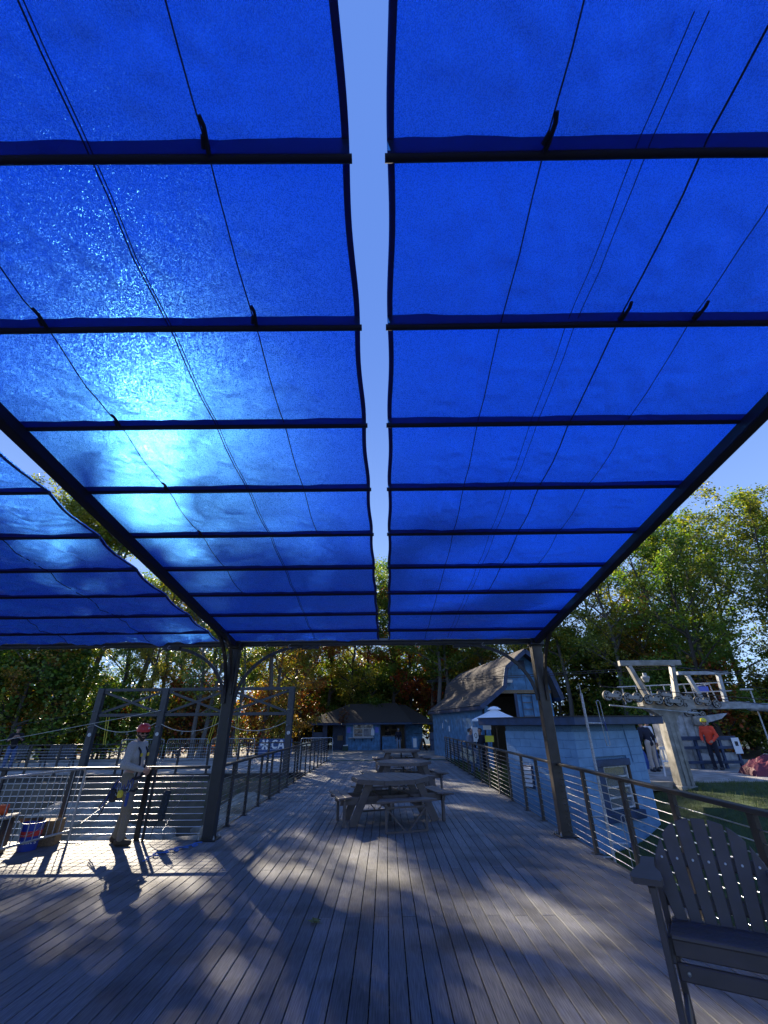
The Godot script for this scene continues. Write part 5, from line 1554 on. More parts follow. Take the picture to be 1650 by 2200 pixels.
func person(at: Vector3, turn: float, label: String, o: Dictionary) -> Node3D:
	# local +z is the way the chest faces
	var t = thing("person", label, "person", at, turn, o.get("group", ""))
	var cell = o.get("cell", 0.026)
	var s = o.get("scale", 1.0)
	var bend = o.get("bend", 0.0)
	var B = Basis(Vector3.RIGHT, bend)
	var hip = V(0, 0.93, 0)
	var U = func(p): return hip + B * (p - hip)   # upper body leans about the hips
	var foot = o.get("feet", [V(-0.11, 0, 0.02), V(0.11, 0, -0.02)])
	var knee = o.get("knees", [foot[0] + V(0, 0.49, 0.04), foot[1] + V(0, 0.49, 0.04)])
	var hips = [V(-0.09, 0.92, 0), V(0.09, 0.92, 0)]
	var sh = [U.call(V(-0.185, 1.42, -0.01)), U.call(V(0.185, 1.42, -0.01))]
	var el = o.get("elbows", [V(-0.25, 1.14, -0.03), V(0.25, 1.14, -0.03)])
	var wr = o.get("wrists", [V(-0.25, 0.90, 0.06), V(0.25, 0.90, 0.06)])
	if not o.get("world_arms", false):
		el = [U.call(el[0]), U.call(el[1])]; wr = [U.call(wr[0]), U.call(wr[1])]
	var neck = U.call(V(0, 1.47, -0.01))
	var hc = U.call(V(0, 1.62, 0.02))
	var hb = Basis(Vector3.UP, o.get("look", 0.0)) * Basis(Vector3.RIGHT, o.get("nod", 0.0) + bend * 0.5)
	var H = func(p): return hc + hb * p
	var body = []
	body.append([U.call(V(-0.04, 0.99, 0)), U.call(V(0.04, 0.99, 0)), 0.115, 0.115])
	body.append([U.call(V(0, 1.0, 0)), U.call(V(0, 1.22, 0.005)), 0.11, 0.125])
	body.append([U.call(V(-0.07, 1.30, 0)), U.call(V(0.07, 1.30, 0)), 0.11, 0.11])
	body.append([sh[0] + V(0.04, -0.02, 0), sh[1] + V(-0.04, -0.02, 0), 0.07, 0.07])
	body.append([U.call(V(0, 1.40, 0)), neck, 0.075, 0.052])
	body.append([neck, H.call(V(0, -0.03, -0.01)), 0.050, 0.052])
	for i in 2:
		body.append([hips[i], knee[i], 0.082, 0.055])
		body.append([knee[i], foot[i] + V(0, 0.09, 0), 0.053, 0.036])
		body.append([foot[i] + V(0, 0.06, -0.03), foot[i] + V(0, 0.04, 0.13), 0.04, 0.034])
		body.append([sh[i], el[i], 0.052, 0.040])
		body.append([el[i], wr[i], 0.039, 0.026])
	var fine_cell = o.get("head_cell", 0.011)
	var skin = sdf_mb(body, 0.03, maxf(cell, 0.016))
	# head with brow, nose, jaw, lips and ears on a finer grid
	var hd = []
	hd.append([H.call(V(0, 0.045, -0.025)), H.call(V(0, 0.04, 0.02)), 0.088, 0.080])
	hd.append([H.call(V(0, -0.02, 0.02)), H.call(V(0, -0.075, 0.048)), 0.066, 0.036])
	hd.append([H.call(V(-0.035, 0.012, 0.068)), H.call(V(0.035, 0.012, 0.068)), 0.022, 0.022])
	hd.append([H.call(V(0, 0.008, 0.088)), H.call(V(0, -0.026, 0.108)), 0.010, 0.014])
	hd.append([H.call(V(-0.018, -0.058, 0.082)), H.call(V(0.018, -0.058, 0.082)), 0.010, 0.010])
	hd.append([H.call(V(0, -0.05, 0.0)), neck, 0.05, 0.052])
	for e in [-1, 1]: hd.append([H.call(V(e * 0.084, 0.015, -0.005)), H.call(V(e * 0.082, -0.025, 0.0)), 0.016, 0.012])
	skin.add(sdf_mb(hd, 0.012, fine_cell))
	for i in 2:
		var d = (wr[i] - el[i]).normalized()
		var pole = o.get("palms", [V(1, 0, 0.3), V(-1, 0, 0.3)])[i]
		var hx = aim(d, pole)
		if i == 0: hx = Basis(-hx.x, hx.y, hx.z)
		var src = hand_mb()
		skin.add(src, Transform3D(hx, wr[i]))
	var b = part(t, "body", skin, M.skin)
	# eyes and mouth line
	var ey = MB.new()
	for e in [-1, 1]: ey.lathe([Vector2(0, -.008), Vector2(.008, -.004), Vector2(.010, 0), Vector2(.008, .004), Vector2(0, .008)], Transform3D(hb, H.call(V(e * 0.033, 0.002, 0.080))), 8)
	part(t, "eyes", ey, M.ink)
	var mo = MB.new(); mo.tube([H.call(V(-0.024, -0.056, 0.086)), H.call(V(0, -0.054, 0.094)), H.call(V(0.024, -0.056, 0.086))], 0.003, 5); part(t, "mouth", mo, M.hair)
	# clothes follow the bones a little way out
	var up = []
	var sl = o.get("sleeve", 1.0)
	up.append([U.call(V(-0.05, 0.94, 0)), U.call(V(0.05, 0.94, 0)), 0.125, 0.125])
	up.append([U.call(V(0, 0.95, 0)), U.call(V(0, 1.22, 0.0)), 0.125, 0.14])
	up.append([U.call(V(-0.08, 1.28, 0)), U.call(V(0.08, 1.28, 0)), 0.125, 0.125])
	up.append([sh[0] + V(0.03, -0.01, 0), sh[1] + V(-0.03, -0.01, 0), 0.085, 0.085])
	up.append([U.call(V(0, 1.36, 0)), U.call(V(0, 1.45, -0.02)), 0.09, 0.072])
	if o.get("hood", false): up.append([U.call(V(-0.06, 1.44, -0.085)), U.call(V(0.06, 1.44, -0.085)), 0.055, 0.055])
	for i in 2:
		up.append([sh[i], el[i], 0.072, 0.062])
		if sl > 0.6:
			up.append([el[i], wr[i] - (wr[i] - el[i]) * 0.06, 0.060, 0.044])
	part(t, o.get("top_name", "shirt"), sdf_mb(up, 0.03, cell), M[o.top])
	var lo = []
	lo.append([V(-0.05, 0.95, 0), V(0.05, 0.95, 0), 0.122, 0.122])
	for i in 2:
		lo.append([hips[i], knee[i], 0.100, 0.072])
		lo.append([knee[i], foot[i] + V(0, 0.10, 0), 0.070, 0.062])
	part(t, "trousers", sdf_mb(lo, 0.035, cell), M[o.legs])
	for i in 2:
		var sb = [[foot[i] + V(0, 0.05, -0.045), foot[i] + V(0, 0.042, 0.15), 0.050, 0.042], [foot[i] + V(0, 0.06, -0.02), foot[i] + V(0, 0.13, -0.01), 0.054, 0.054]]
		part(t, "boot", sdf_mb(sb, 0.02, minf(cell, 0.018)), M[o.get("shoes", "ink")])
	var hr = MB.new()
	if o.has("helmet"):
		hr.lathe([Vector2(.112, -.01), Vector2(.118, .0), Vector2(.119, .03), Vector2(.105, .085), Vector2(.07, .118), Vector2(.03, .130), Vector2(0, .132)], Transform3D(hb * Basis().scaled(V(.94, 1, 1.12)), H.call(V(0, 0.03, -0.005))), 22)
		var hl = part(t, "helmet", hr, M[o.helmet])
		var vt = MB.new(); vt.box(H.call(V(0.045, 0.085, 0.108)), V(0.035, 0.012, 0.012), hb); vt.box(H.call(V(0.045, 0.085, 0.108)), V(0.012, 0.035, 0.0125), hb); part(hl, "emblem", vt, M.white_paint)
		vt = MB.new()
		for e in [-1, 1]: vt.tube([H.call(V(e * 0.098, 0.03, 0.02)), H.call(V(e * 0.085, -0.04, 0.03)), H.call(V(e * 0.02, -0.115, 0.05))], 0.006, 5)
		part(hl, "chin_strap", vt, M.webbing)
	elif o.has("cap"):
		hr.lathe([Vector2(.100, -.02), Vector2(.102, .02), Vector2(.09, .07), Vector2(.05, .100), Vector2(0, .108)], Transform3D(hb * Basis().scaled(V(.95, 1, 1.08)), H.call(V(0, 0.035, -0.008))), 16)
		part(t, "cap", hr, M[o.cap])
	else:
		hr.lathe([Vector2(.094, -.05), Vector2(.100, .0), Vector2(.090, .065), Vector2(.05, .095), Vector2(0, .102)], Transform3D(hb * Basis().scaled(V(.96, 1, 1.06)), H.call(V(0, 0.035, -0.022))), 16)
		part(t, "hair", hr, M.hair)
	return t


func worker():
	# red-helmeted worker, chest to the walkway, face turned to us
	var at = V(-4.44, 0, -8.58)
	var turn = 1.55
	var t = person(at, turn, "worker in a grey hoodie, red helmet and climbing harness at the railing", {
		"cell": 0.014, "head_cell": 0.006, "top": "hoodie", "top_name": "hoodie", "legs": "khaki", "shoes": "boot", "helmet": "helmet_red", "hood": true, "look": -0.75, "nod": 0.05, "bend": 0.03,
		"feet": [V(-0.10, 0.0, 0.10), V(0.12, 0.0, -0.10)], "knees": [V(-0.10, 0.50, 0.12), V(0.11, 0.50, -0.02)],
		"elbows": [V(-0.27, 1.14, -0.02), V(0.27, 1.13, -0.06)], "wrists": [V(-0.10, 1.06, 0.22), V(0.11, 1.03, 0.19)], "palms": [V(0.6, 0.2, -0.6), V(-0.6, 0.2, -0.6)]})
	var hb = Basis(Vector3.UP, -0.75) * Basis(Vector3.RIGHT, 0.065)
	var hip = V(0, 0.93, 0)
	var hc = hip + Basis(Vector3.RIGHT, 0.03) * (V(0, 1.62, 0.02) - hip)
	var mb = MB.new()
	for e in [-1, 1]:
		mb.cbox(hc + hb * V(e * 0.034, 0.004, 0.096), V(0.056, 0.040, 0.012), 0.006, hb)
		mb.tube([hc + hb * V(e * 0.06, 0.008, 0.094), hc + hb * V(e * 0.092, 0.008, 0.0)], 0.005, 5)
	mb.box(hc + hb * V(0, 0.012, 0.098), V(0.016, 0.008, 0.008), hb)
	part(t, "sunglasses", mb, M.glass_dark)
	var bd = []
	bd.append([hc + hb * V(-0.055, -0.045, 0.035), hc + hb * V(0, -0.098, 0.070), 0.020, 0.026]); bd.append([hc + hb * V(0.055, -0.045, 0.035), hc + hb * V(0, -0.098, 0.070), 0.020, 0.026])
	bd.append([hc + hb * V(-0.03, -0.046, 0.092), hc + hb * V(0.03, -0.046, 0.092), 0.008, 0.008])
	part(t, "beard", sdf_mb(bd, 0.012, 0.006), M.hair)
	# climbing harness with its gear
	mb = MB.new(); mb.tube(range(20).map(func(i): return V(0.150 * cos(TAU * i / 20.0), 0.93, 0.142 * sin(TAU * i / 20.0))), 0.026, 6, -1.0, true); part(t, "harness_belt", mb, M.webbing)
	for s in [-1, 1]:
		var lc = V(-0.094, 0.75, 0.05) if s < 0 else V(0.098, 0.75, -0.008)
		mb = MB.new(); mb.tube(range(16).map(func(i): return lc + V(0.094 * cos(TAU * i / 16.0), 0.02 * cos(TAU * i / 16.0) * s, 0.094 * sin(TAU * i / 16.0))), 0.018, 6, -1.0, true); part(t, "leg_loop", mb, M.webbing)
		mb = MB.new(); mb.tube([V(s * 0.09, 0.95, 0.13), V(s * 0.10, 1.15, 0.158), V(s * 0.115, 1.34, 0.135), V(s * 0.125, 1.47, 0.02), V(s * 0.11, 1.38, -0.13), V(s * 0.06, 1.15, -0.155), V(s * 0.04, 0.95, -0.145)], 0.016, 6); part(t, "shoulder_strap", mb, M.webbing)
		mb = MB.new(); mb.box(V(s * 0.108, 1.28, 0.160), V(0.04, 0.05, 0.02)); part(t, "strap_buckle", mb, M.webbing_yellow)
	for i in 10:
		mb = MB.new()
		var c = V(-0.165 - 0.014 * (i % 2), 0.86 - 0.05 * (i % 3), 0.12 - i * 0.026)
		mb.tube(range(12).map(func(k): return c + V(0.012 * sin(TAU * k / 12.0), 0.065 * sin(TAU * k / 12.0), 0.028 * cos(TAU * k / 12.0))), 0.008, 5, -1.0, true); part(t, "carabiner", mb, M.galv if i % 3 else M.webbing_blue)
	mb = MB.new(); mb.cbox(V(-0.185, 0.72, -0.02), V(0.06, 0.11, 0.09), 0.02); part(t, "gear_pouch", mb, M.webbing_yellow)
	mb = MB.new(); mb.cbox(V(-0.14, 0.70, -0.15), V(0.10, 0.20, 0.12), 0.03); part(t, "tool_bag", mb, M.webbing)
	for k in 3:
		mb = MB.new(); mb.tube([V(-0.15, 0.90, -0.12 - k * 0.02), V(-0.17, 0.66, -0.22 - k * 0.02), V(-0.16, 0.48 + k * 0.03, -0.28 - k * 0.03), V(-0.14, 0.40 + k * 0.06, -0.34)], 0.010, 5); part(t, "lanyard", mb, M.webbing_blue if k == 1 else M.webbing)
	mb = MB.new(); mb.cbox(V(-0.17, 0.64, 0.10), V(0.03, 0.20, 0.05), 0.01); part(t, "strap_tail", mb, M.webbing_blue)
	mb = MB.new(); mb.tube([V(0.0, 1.04, 0.34), V(0.02, 1.02, 0.24), V(0.0, 0.94, 0.16)], 0.010, 6); part(t, "held_lanyard", mb, M.webbing)


func bystanders():
	person(V(10.0, 0.03, -18.3), PI + 0.15, "person in a navy hoodie and cream trousers bending on the lift platform", {"cell": 0.026, "top": "navy_cloth", "legs": "cream_cloth", "bend": 0.35, "cap": "bag_blue", "wrists": [V(-0.27, 0.92, 0.10), V(0.30, 0.95, 0.10)], "group": ""})
	person(V(10.65, 0.03, -19.4), 0.4, "person in a white shirt and red cap behind the navy hoodie", {"cell": 0.028, "top": "white_cloth", "legs": "blue_jean", "cap": "red_cloth"})
	person(V(12.65, 0.03, -18.75), -1.0, "person in an orange shirt and yellow helmet at the blue fence", {"cell": 0.024, "top": "orange_cloth", "legs": "navy_cloth", "helmet": "helmet_yellow", "bend": 0.12, "elbows": [V(-0.27, 1.15, 0.0), V(0.27, 1.15, 0.0)], "wrists": [V(-0.18, 1.0, 0.24), V(0.18, 1.0, 0.24)]})
	person(V(3.62, -0.25, -20.6), 0.9, "person in a grey blue shirt standing by the barn wall", {"cell": 0.03, "top": "grey_cloth", "legs": "blue_jean"})
	person(V(4.02, -0.25, -20.5), -0.6, "person in a dark shirt standing under the parasol's edge", {"cell": 0.03, "top": "navy_cloth", "legs": "black_cloth", "scale": 0.95})
	person(V(1.1, -0.48, -43.2), 0.1, "person in a cap, dark vest and pale jeans at the kiosk counter", {"cell": 0.034, "top": "navy_cloth", "legs": "pale_jean", "cap": "grey_cloth"})
	person(V(0.15, -0.48, -44.9), 0.0, "person in black standing behind the kiosk counter", {"cell": 0.036, "top": "black_cloth", "legs": "black_cloth"})
	person(V(-16.8, 0.0, -21.6), 0.7, "person in a black shirt and blue jeans holding a phone on the terrace", {"cell": 0.03, "top": "black_cloth", "legs": "blue_jean", "sleeve": 0.5, "cap": "black_cloth", "elbows": [V(-0.28, 1.18, 0.06), V(0.28, 1.18, 0.06)], "wrists": [V(-0.10, 1.30, 0.30), V(0.10, 1.30, 0.30)], "palms": [V(0, 0.3, -1), V(0, 0.3, -1)]})


# ---------------------------------------------------------------- trees
func leaf_ball(parent, ctr, rad, n, pal, size, sd):
	var r = RandomNumberGenerator.new(); r.seed = sd
	var mb = MB.new(); mb.use_col = true
	for i in n:
		var d = V(r.randfn(), r.randfn(), r.randfn()).normalized() * pow(r.randf(), 0.45)
		add_leaf(mb, ctr + d * rad, size * r.randf_range(0.7, 1.3), pal[r.randi() % pal.size()], r)
	part(parent, "foliage", mb, M.leaf)


func add_leaf(mb: MB, p: Vector3, s: float, c: Color, r: RandomNumberGenerator):
	var a = V(r.randfn(), r.randfn() * 0.6 - 0.25, r.randfn()).normalized()
	var b = a.cross(V(r.randfn() * 0.7, 1.0, r.randfn() * 0.7)).normalized()
	var nn = a.cross(b)
	var k = r.randf_range(0.75, 1.25)
	var col = Color(c.r * k, c.g * k, c.b * k)
	var p0 = p; var p1 = p + a * s * 0.5 + b * s * 0.36 + nn * s * 0.08; var p2 = p + a * s; var p3 = p + a * s * 0.5 - b * s * 0.36 + nn * s * 0.08
	for q in [p0, p1, p2, p0, p2, p3]:
		mb.v.append(q); mb.n.append(nn); mb.c.append(col)


func tree_meshes(sd: int, H: float, R: float, base: float, pal: Array, n_leaf: int, leaf_size := 0.17, lean := 0.0, fork := false, keep := 1.0):
	# [trunk mesh, crown mesh] of one tree
	var r = RandomNumberGenerator.new(); r.seed = sd
	var wood = MB.new()
	var tips = []
	var leaders = 2 if fork else 1
	for q in leaders:
		var pts = []
		var lx = lean + (0.0 if leaders == 1 else (-0.10 if q == 0 else 0.13)); var lz = r.randf_range(-0.04, 0.04)
		var wob = r.randf() * TAU
		for i in 13:
			var y = H * 0.94 * i / 12.0
			pts.append(V(lx * y + 0.012 * H * sin(y * 0.7 + wob), y - (0.3 if i == 0 else 0.0), lz * y + 0.012 * H * cos(y * 0.6 + wob)))
		var r0 = 0.011 * H + 0.03
		# flare, then taper
		for i in 12:
			var ra = r0 * pow(1.0 - i / 12.5, 0.8) + (0.08 if i == 0 else 0.0); var rb = r0 * pow(1.0 - (i + 1) / 12.5, 0.8)
			wood.tube([pts[i], pts[i + 1]], ra, 9, rb, false, false)
		var nl = 17 if leaders == 1 else 11
		for k in nl:
			var s = lerpf(base, 0.97, pow((k + r.randf()) / nl, 0.85))
			var fi = s * 12.0
			var i0 = clampi(int(fi), 0, 11)
			var p = pts[i0].lerp(pts[i0 + 1], fi - i0)
			var az = k * 2.4 + r.randf_range(-0.6, 0.6)
			# widest in the lower half of the crown
			var t = (s - base) / (1.0 - base)
			var l = R * (0.45 + 0.75 * sin(PI * clampf(0.15 + t * 0.75, 0.0, 1.0))) * r.randf_range(0.65, 1.05)
			l = minf(l, R * 1.15)
			var rise = lerpf(0.35, 1.25, t) + r.randf_range(-0.15, 0.2)
			var dir = V(cos(az), rise, sin(az)).normalized()
			var lp = [p]
			var cur = p
			for i in 5:
				dir = (dir + V(r.randfn() * 0.13, 0.06 - 0.03 * i, r.randfn() * 0.13)).normalized()
				cur += dir * l / 5.0
				lp.append(cur)
			var lr = r0 * pow(1.0 - s, 0.6) * 0.5 + 0.015
			wood.tube(lp, lr, 6, 0.012, false, false)
			if r.randf() > keep: continue
			for i in range(1, 6):
				for m in (2 if i < 3 else 3):
					var d2 = (dir * 0.5 + V(r.randfn(), r.randfn() * 0.5 + 0.3, r.randfn()).normalized()).normalized()
					var l2 = l * r.randf_range(0.18, 0.36)
					var e = lp[i] + d2 * l2
					wood.tube([lp[i], lp[i] + d2 * l2 * 0.5 + V(0, 0.04, 0), e], 0.016, 4, 0.006, false, false)
					tips.append([e, 0.38 + 0.05 * l2]); tips.append([lp[i] + d2 * l2 * 0.55, 0.30])
	var crown = MB.new(); crown.use_col = true
	var per = maxi(4, int(n_leaf / maxi(1, tips.size())))
	for tp in tips:
		var tone = pal[r.randi() % pal.size()]
		var dense = r.randf_range(0.35, 1.5)
		var rr = tp[1] * r.randf_range(0.8, 1.35)
		for i in int(per * dense):
			var d = V(r.randfn(), r.randfn() * 0.62, r.randfn()) * rr * 0.62
			var c = tone if r.randf() < 0.75 else pal[r.randi() % pal.size()]
			add_leaf(crown, tp[0] + d, leaf_size * r.randf_range(0.65, 1.35), c, r)
	return [wood.mesh(), crown.mesh()]


var tree_kinds := {}


func place_tree(kind: String, at: Vector2, scale_: float, turn: float, label: String, called := "tree", stretch := 1.0):
	var k = tree_kinds[kind]
	var t = thing(called, label, "tree", V(at.x, ground_h(at.x, at.y) - 0.1, at.y), turn, "trees round the clearing")
	t.scale = V(scale_, scale_ * stretch, scale_)
	inst(t, "trunk", k[0][0], k[1], Transform3D())
	inst(t, "crown", k[0][1], M.leaf, Transform3D())


func shrub(kind, at: Vector2, s, label):
	var k = tree_kinds[kind]
	var t = thing("shrub", label, "shrub", V(at.x, ground_h(at.x, at.y) - 0.05, at.y), at.x * 1.7, "undergrowth shrubs between the trunks")
	t.scale = V(s, s, s)
	inst(t, "stems", k[0][0], k[1], Transform3D())
	inst(t, "foliage", k[0][1], M.leaf, Transform3D())


func make_trees():
	var green = [Color(0.114, 0.208, 0.040), Color(0.158, 0.266, 0.047), Color(0.218, 0.306, 0.055), Color(0.084, 0.154, 0.035)]
	var olive = [Color(0.218, 0.258, 0.055), Color(0.317, 0.326, 0.062), Color(0.158, 0.198, 0.047), Color(0.415, 0.366, 0.074)]
	var gold = [Color(0.474, 0.395, 0.068), Color(0.593, 0.434, 0.060), Color(0.298, 0.306, 0.060), Color(0.218, 0.247, 0.055)]
	var red = [Color(0.377, 0.072, 0.032), Color(0.514, 0.119, 0.044), Color(0.258, 0.055, 0.028), Color(0.395, 0.198, 0.055)]
	var rust = [Color(0.474, 0.218, 0.055), Color(0.593, 0.317, 0.067), Color(0.298, 0.227, 0.055), Color(0.218, 0.218, 0.047)]
	tree_kinds = {
		"green_a": [tree_meshes(11, 15.0, 4.2, 0.14, green, 15500), M.bark],
		"green_b": [tree_meshes(12, 15.0, 3.7, 0.18, green + [olive[0], olive[1]], 14000), M.bark_dark],
		"olive_a": [tree_meshes(13, 15.0, 4.6, 0.24, olive, 14000, 0.16), M.bark],
		"olive_b": [tree_meshes(14, 15.0, 3.8, 0.20, olive + green, 14500, 0.16, 0.03, true), M.bark],
		"gold_a": [tree_meshes(15, 15.0, 3.4, 0.16, gold, 14000), M.bark_dark],
		"red_a": [tree_meshes(16, 12.0, 3.2, 0.12, red, 13000), M.bark_dark],
		"rust_a": [tree_meshes(17, 12.0, 3.3, 0.10, rust, 13000), M.bark],
		"thin": [tree_meshes(18, 15.0, 3.5, 0.36, olive + green, 11500, 0.17, 0.0, false, 0.7), M.bark],
		"shade_high": [tree_meshes(19, 18.0, 3.7, 0.80, olive, 9000, 0.18, 0.0, false, 0.8), M.bark],  # added kind: crown lifted to shade the canopies and leave the worker lit
		"bush_g": [tree_meshes(21, 3.2, 1.7, 0.06, green + [olive[1]], 5200, 0.15), M.bark_dark],
		"bush_r": [tree_meshes(22, 3.2, 1.6, 0.06, rust + red, 4400, 0.15), M.bark_dark],
		"bush_y": [tree_meshes(23, 3.0, 1.6, 0.06, gold + olive, 4400, 0.15), M.bark_dark],
	}
	var L = {
		"green_a": "full green tree with grey bark", "green_b": "dark-trunked tree with mixed green leaves",
		"olive_a": "spreading olive green tree with rising limbs", "olive_b": "forked olive green tree",
		"gold_a": "slender tree with yellowing leaves", "red_a": "small tree with dark red leaves", "rust_a": "small tree with rust and orange leaves",
		"thin": "tall open-crowned tree with sky showing through its leaves", "shade_high": "added shade-casting tree, tall and bare-stemmed with its leaves all near the top"}
	# kind, x, z, scale, turn
	var rows = [
		# behind the kiosk and the barn
		["green_a", -11.5, -50, 1.22, .3], ["red_a", -8.6, -47.5, 1.2, 1.1], ["green_b", -6.5, -51, 1.3, 2.0], ["gold_a", -3.5, -49, 1.1, .2], ["green_a", -1.5, -50, 1.28, 4.1], ["green_b", .6, -48.5, 1.2, 1.9], ["red_a", 2.6, -49.5, 1.35, 3.0],
		["olive_b", 4.9, -47.5, 1.3, .5], ["green_a", 7.6, -49, 1.2, 2.5], ["red_a", 6.6, -46.5, 1.05, 5.1], ["gold_a", 10.4, -47, 1.15, 1.2], ["green_b", 12.6, -44, 1.15, .1], ["rust_a", 9.3, -42.5, 1.0, 2.2], ["olive_a", 14.8, -46, 1.15, 1.5],
		["gold_a", -5, -57, 1.35, 2.2], ["olive_a", 1.5, -58, 1.4, 1.2], ["green_b", 8, -57, 1.4, 3.2], ["rust_a", -10.5, -56, 1.4, .2], ["olive_b", -15.5, -54, 1.3, .9],
		# beyond the lift
		["olive_a", 15.5, -29.5, 1.02, .6], ["olive_b", 19.3, -27.5, 1.04, 2.4], ["olive_a", 21.6, -23.5, .98, 4.0], ["green_b", 17.2, -24.6, .86, 5.2], ["green_a", 24.5, -24.0, 1.0, 1.0], ["green_a", 26.5, -19.5, .95, 2.0], ["thin", 13.2, -33.5, 1.0, 1.4], ["thin", 16.8, -35.5, 1.1, 2.9],
		["green_b", 22.5, -31, 1.12, .4], ["gold_a", 11.2, -36.5, .98, 3.3], ["rust_a", 14.6, -38.5, 1.0, 1.6], ["green_a", 29, -28, 1.1, 2.2], ["olive_b", 26, -34, 1.2, 1.9], ["thin", 20.2, -37, 1.2, .3], ["rust_a", 18.6, -31.8, .9, 4.4], ["green_b", 23.2, -20.0, .8, .9], ["olive_a", 30, -22, 1.0, .3],
		# behind the terrace
		["green_b", -17.0, -29.0, .62, .8], ["thin", -15.6, -31.4, .86, 2.0], ["thin", -10.4, -32.5, .82, 1.0], ["rust_a", -8.4, -36.5, 1.1, .7], ["gold_a", -21.5, -30.0, .9, 3.1], ["green_b", -19.6, -33.5, .72, 1.2],
		["rust_a", -15.2, -33.0, .9, 4.0], ["thin", -12.8, -37, 1.08, 2.7], ["olive_b", -25.5, -28.5, .9, .2], ["green_a", -28.0, -33.0, 1.05, 2.6], ["rust_a", -23.6, -34.0, 1.1, 1.5], ["thin", -18.0, -39.0, 1.15, .4], ["gold_a", -11.0, -42.0, 1.15, 5.0], ["green_a", -31, -27, 1.0, 1.1], ["olive_a", -8.2, -41.5, 1.05, 1.9], ["rust_a", -21.0, -26.8, .8, 2.2],
		["shade_high", -16.4, -30.6, 0.985, .5], ["shade_high", -20.6, -29.8, 1.03, 2.5], ["shade_high", -22.9, -30.4, 1.04, 5.1], ["shade_high", -21.2, -32.4, 1.06, .9], ["shade_high", -12.6, -33.6, 1.0, 4.2], ["shade_high", -24.6, -27.6, 0.93, 1.2], ["green_a", -23.0, -31.0, 1.16, 1.9], ["green_a", -27.5, -29.0, 1.1, .4], ["shade_high", -9.0, -34.6, 0.96, 3.0],  # tall trees added to cast shade on the canopies, mostly hidden by them
	]
	for e in rows:
		var where = " behind the kiosk" if e[2] < -45 else (" beyond the lift station" if e[1] > 11 else (" behind the concrete terrace" if e[1] < -7 else " beside the barn"))
		if e[2] < -53: where = " far behind the kiosk"
		elif e[1] > 11 and e[2] < -31.5: where = " well beyond the lift station"
		elif e[1] < -7 and e[2] < -35: where = " in the second row behind the terrace"
		place_tree(e[0], Vector2(e[1], e[2]), e[3] * (0.94 if e[1] > 11 else 1.0), e[4], L[e[0]] + where)
	place_tree("gold_a", Vector2(-14.9, -29.0), .46, 1.0, "slim upright tree with yellowing leaves, added at the terrace edge to shade the deck", "tree", 2.05)  # narrow tree added so its shadow falls on the middle of the deck
	# the pair of bare grey trunks between kiosk and barn
	place_tree("thin", Vector2(4.75, -41.0), 1.15, 0.0, "straight grey trunk between the kiosk and the barn, its twin beside it")
	place_tree("thin", Vector2(5.55, -41.3), 1.1, 2.1, "second of the two straight grey trunks between kiosk and barn")
	place_tree("olive_b", Vector2(-10.8, -27.2), .72, 0.2, "thick forked oak trunk behind the rope course frame")
	var r = RandomNumberGenerator.new(); r.seed = 50
	var bl = {"bush_g": "green leafy shrub standing", "bush_r": "rust coloured shrub standing", "bush_y": "yellow green shrub standing"}
	for i in 120:
		var side = i % 3
		var p
		if side == 0: p = Vector2(r.randf_range(-32, -7), r.randf_range(-38, -29.5))
		elif side == 1: p = Vector2(r.randf_range(-14, 16), r.randf_range(-58, -48))
		else: p = Vector2(r.randf_range(15, 31), r.randf_range(-40, -25))
		var kd = ["bush_g", "bush_r", "bush_y", "bush_g"][r.randi() % 4]
		shrub(kd, p, r.randf_range(0.7, 1.35), bl[kd] + [" behind the terrace", " behind the kiosk", " beyond the lift"][side])
	for i in 26:
		var kd = ["bush_g", "bush_y", "bush_r"][i % 3] if i < 20 else ["bush_g", "bush_y"][i % 2]
		var behind = i < 20
		var p = Vector2(r.randf_range(-13, 15), r.randf_range(-61, -50)) if behind else Vector2(r.randf_range(14, 30), r.randf_range(-44, -34))
		shrub(kd, p, r.randf_range(1.7, 2.7), {"bush_g": "tall green thicket", "bush_y": "tall yellowing thicket", "bush_r": "tall rust coloured thicket"}[kd] + (" filling the gaps behind the kiosk" if behind else " filling the gaps beyond the lift"))
	for e in [[-19.5, -27.6, 1.5], [-22.0, -27.2, 1.7], [-17.2, -28.4, 1.2], [-24.5, -26.5, 1.6], [-14.5, -29.2, 0.9]]:
		shrub("bush_g", Vector2(e[0], e[1]), e[2], "dense green bush along the back of the terrace")


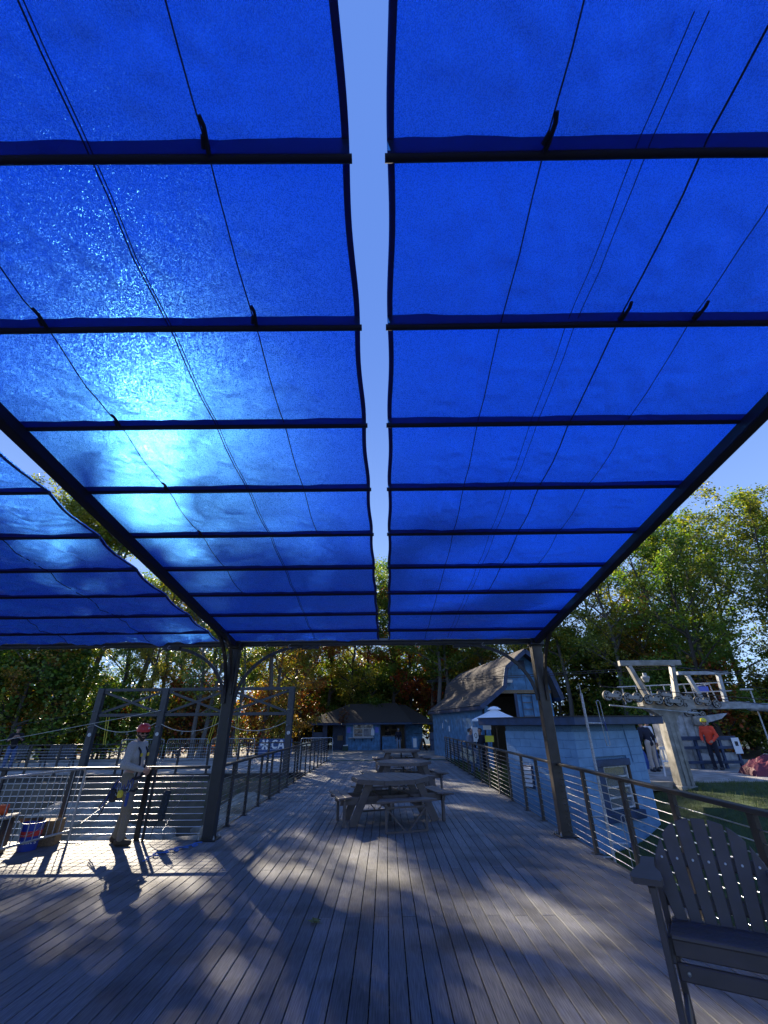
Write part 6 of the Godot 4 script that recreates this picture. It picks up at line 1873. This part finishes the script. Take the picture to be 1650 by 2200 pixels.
func make_grass():
	# lawn beside the deck and by the lift platform
	var mb = MB.new(); mb.use_col = true
	for k in 5:
		var a = TAU * k / 5.0
		var d = V(cos(a), 0, sin(a)); var s = V(-sin(a), 0, cos(a)) * 0.004
		var p = d * 0.012
		mb.col = Color(.06, .115, .026).lerp(Color(.13, .15, .045), k / 5.0)
		mb.tri(p - s, p + s, p + d * 0.02 + V(0, 0.075 + 0.01 * k, 0))
	var mesh_ = mb.mesh()
	mesh_.surface_set_material(0, M.grass)
	var r = RandomNumberGenerator.new(); r.seed = 61
	var xf = []
	for i in 42000:
		var x = r.randf_range(3.3, 15.5); var z = r.randf_range(-15.4, -1.0)
		if i % 4 == 0: x = r.randf_range(3.2, 6.0); z = r.randf_range(-25.0, -12.0)
		if i % 9 == 0: x = r.randf_range(-10.5, -3.4); z = r.randf_range(-19.0, -9.2)
		var s = r.randf_range(0.8, 1.7)
		xf.append(Transform3D(Basis(Vector3.UP, r.randf() * TAU).scaled(V(s, s * r.randf_range(.7, 1.2), s)), V(x, ground_h(x, z) + 0.01, z)))
	var mm = MultiMesh.new()
	mm.transform_format = MultiMesh.TRANSFORM_3D
	mm.mesh = mesh_
	mm.instance_count = xf.size()
	for i in xf.size(): mm.set_instance_transform(i, xf[i])
	var o = MultiMeshInstance3D.new(); o.name = "grass"; o.multimesh = mm; o.material_override = M.grass
	add_child(o)
	o.set_meta("kind", "stuff"); o.set_meta("label", "rough lawn grass beside the deck and lift platform"); o.set_meta("category", "grass")
	mb = MB.new()
	var pt = func(x, z): return V(x, ground_h(x, z) + 0.06, z)
	for i in 44:
		for j in 48:
			var x = 3.2 + i * 0.3; var z = -1.0 - j * 0.3
			mb.quad(pt.call(x, z), pt.call(x + 0.3, z), pt.call(x + 0.3, z - 0.3), pt.call(x, z - 0.3))
	structure("lawn", mb, M.lawn)


func _ready():
	rng.seed = 1
	# ---- camera
	var cam = Camera3D.new(); cam.name = "camera"; add_child(cam)
	cam.position = V(0, 1.74, 0)
	cam.rotation_degrees = V(26.6, 0, -0.6)
	cam.fov = rad_to_deg(2.0 * atan(1100.0 / 905.0))
	cam.near = 0.05; cam.far = 600.0
	cam.current = true
	# ---- sky and exposure
	var we = WorldEnvironment.new(); we.name = "world"; add_child(we)
	var e = Environment.new(); we.environment = e
	e.background_mode = Environment.BG_SKY
	e.tonemap_mode = Environment.TONE_MAPPER_LINEAR
	e.tonemap_exposure = 4.6
	e.sdfgi_enabled = true; e.ssao_enabled = true; e.ssil_enabled = true
	var sk = Sky.new(); e.sky = sk
	var pm = ProceduralSkyMaterial.new(); sk.sky_material = pm
	pm.sky_top_color = lin(0.0295, 0.063, 0.182)
	pm.sky_horizon_color = lin(0.150, 0.223, 0.33)
	pm.sky_curve = 0.23
	pm.ground_bottom_color = lin(.02, .022, .02); pm.ground_horizon_color = lin(.09, .12, .16)
	pm.sun_angle_max = 0.0
	# ---- sun: ahead and to one side, low
	var sun = DirectionalLight3D.new(); sun.name = "sun"; add_child(sun)
	var az = deg_to_rad(31.0); var el = deg_to_rad(26.0)
	sun.look_at_from_position(V(-sin(az) * cos(el), sin(el), -cos(az) * cos(el)), Vector3.ZERO)
	sun.light_energy = 1.15; sun.light_angular_distance = 0.53; sun.light_color = Color(1.0, .94, .84)
	sun.shadow_enabled = true
	# ---- setting
	make_materials()
	make_ground()
	make_deck()
	make_terrace()
	# ---- large structures
	make_pergola()
	make_canopies()
	make_railings()
	pump_house()
	barn()
	kiosk()
	lift()
	make_trees()
	# ---- things
	make_boulders()
	picnic_table(V(0.06, 0, -10.25), 0.27, "brown octagonal picnic table standing alone ahead of the other two")
	picnic_table(V(0.48, 0, -14.1), 0.2, "brown octagonal picnic table in the middle of the row")
	picnic_table(V(0.60, 0, -19.9), 0.08, "brown octagonal picnic table at the kiosk end of the walkway")
	tall_chair()
	crowd_barrier(V(-5.72, 0, -6.75), V(-5.34, 0, -8.72), "galvanised crowd barrier by the storage bin on the deck", 16, "", M.galv)
	clutter()
	hook_pole()
	umbrella_and_banner()
	worker()
	bystanders()
	make_grass()
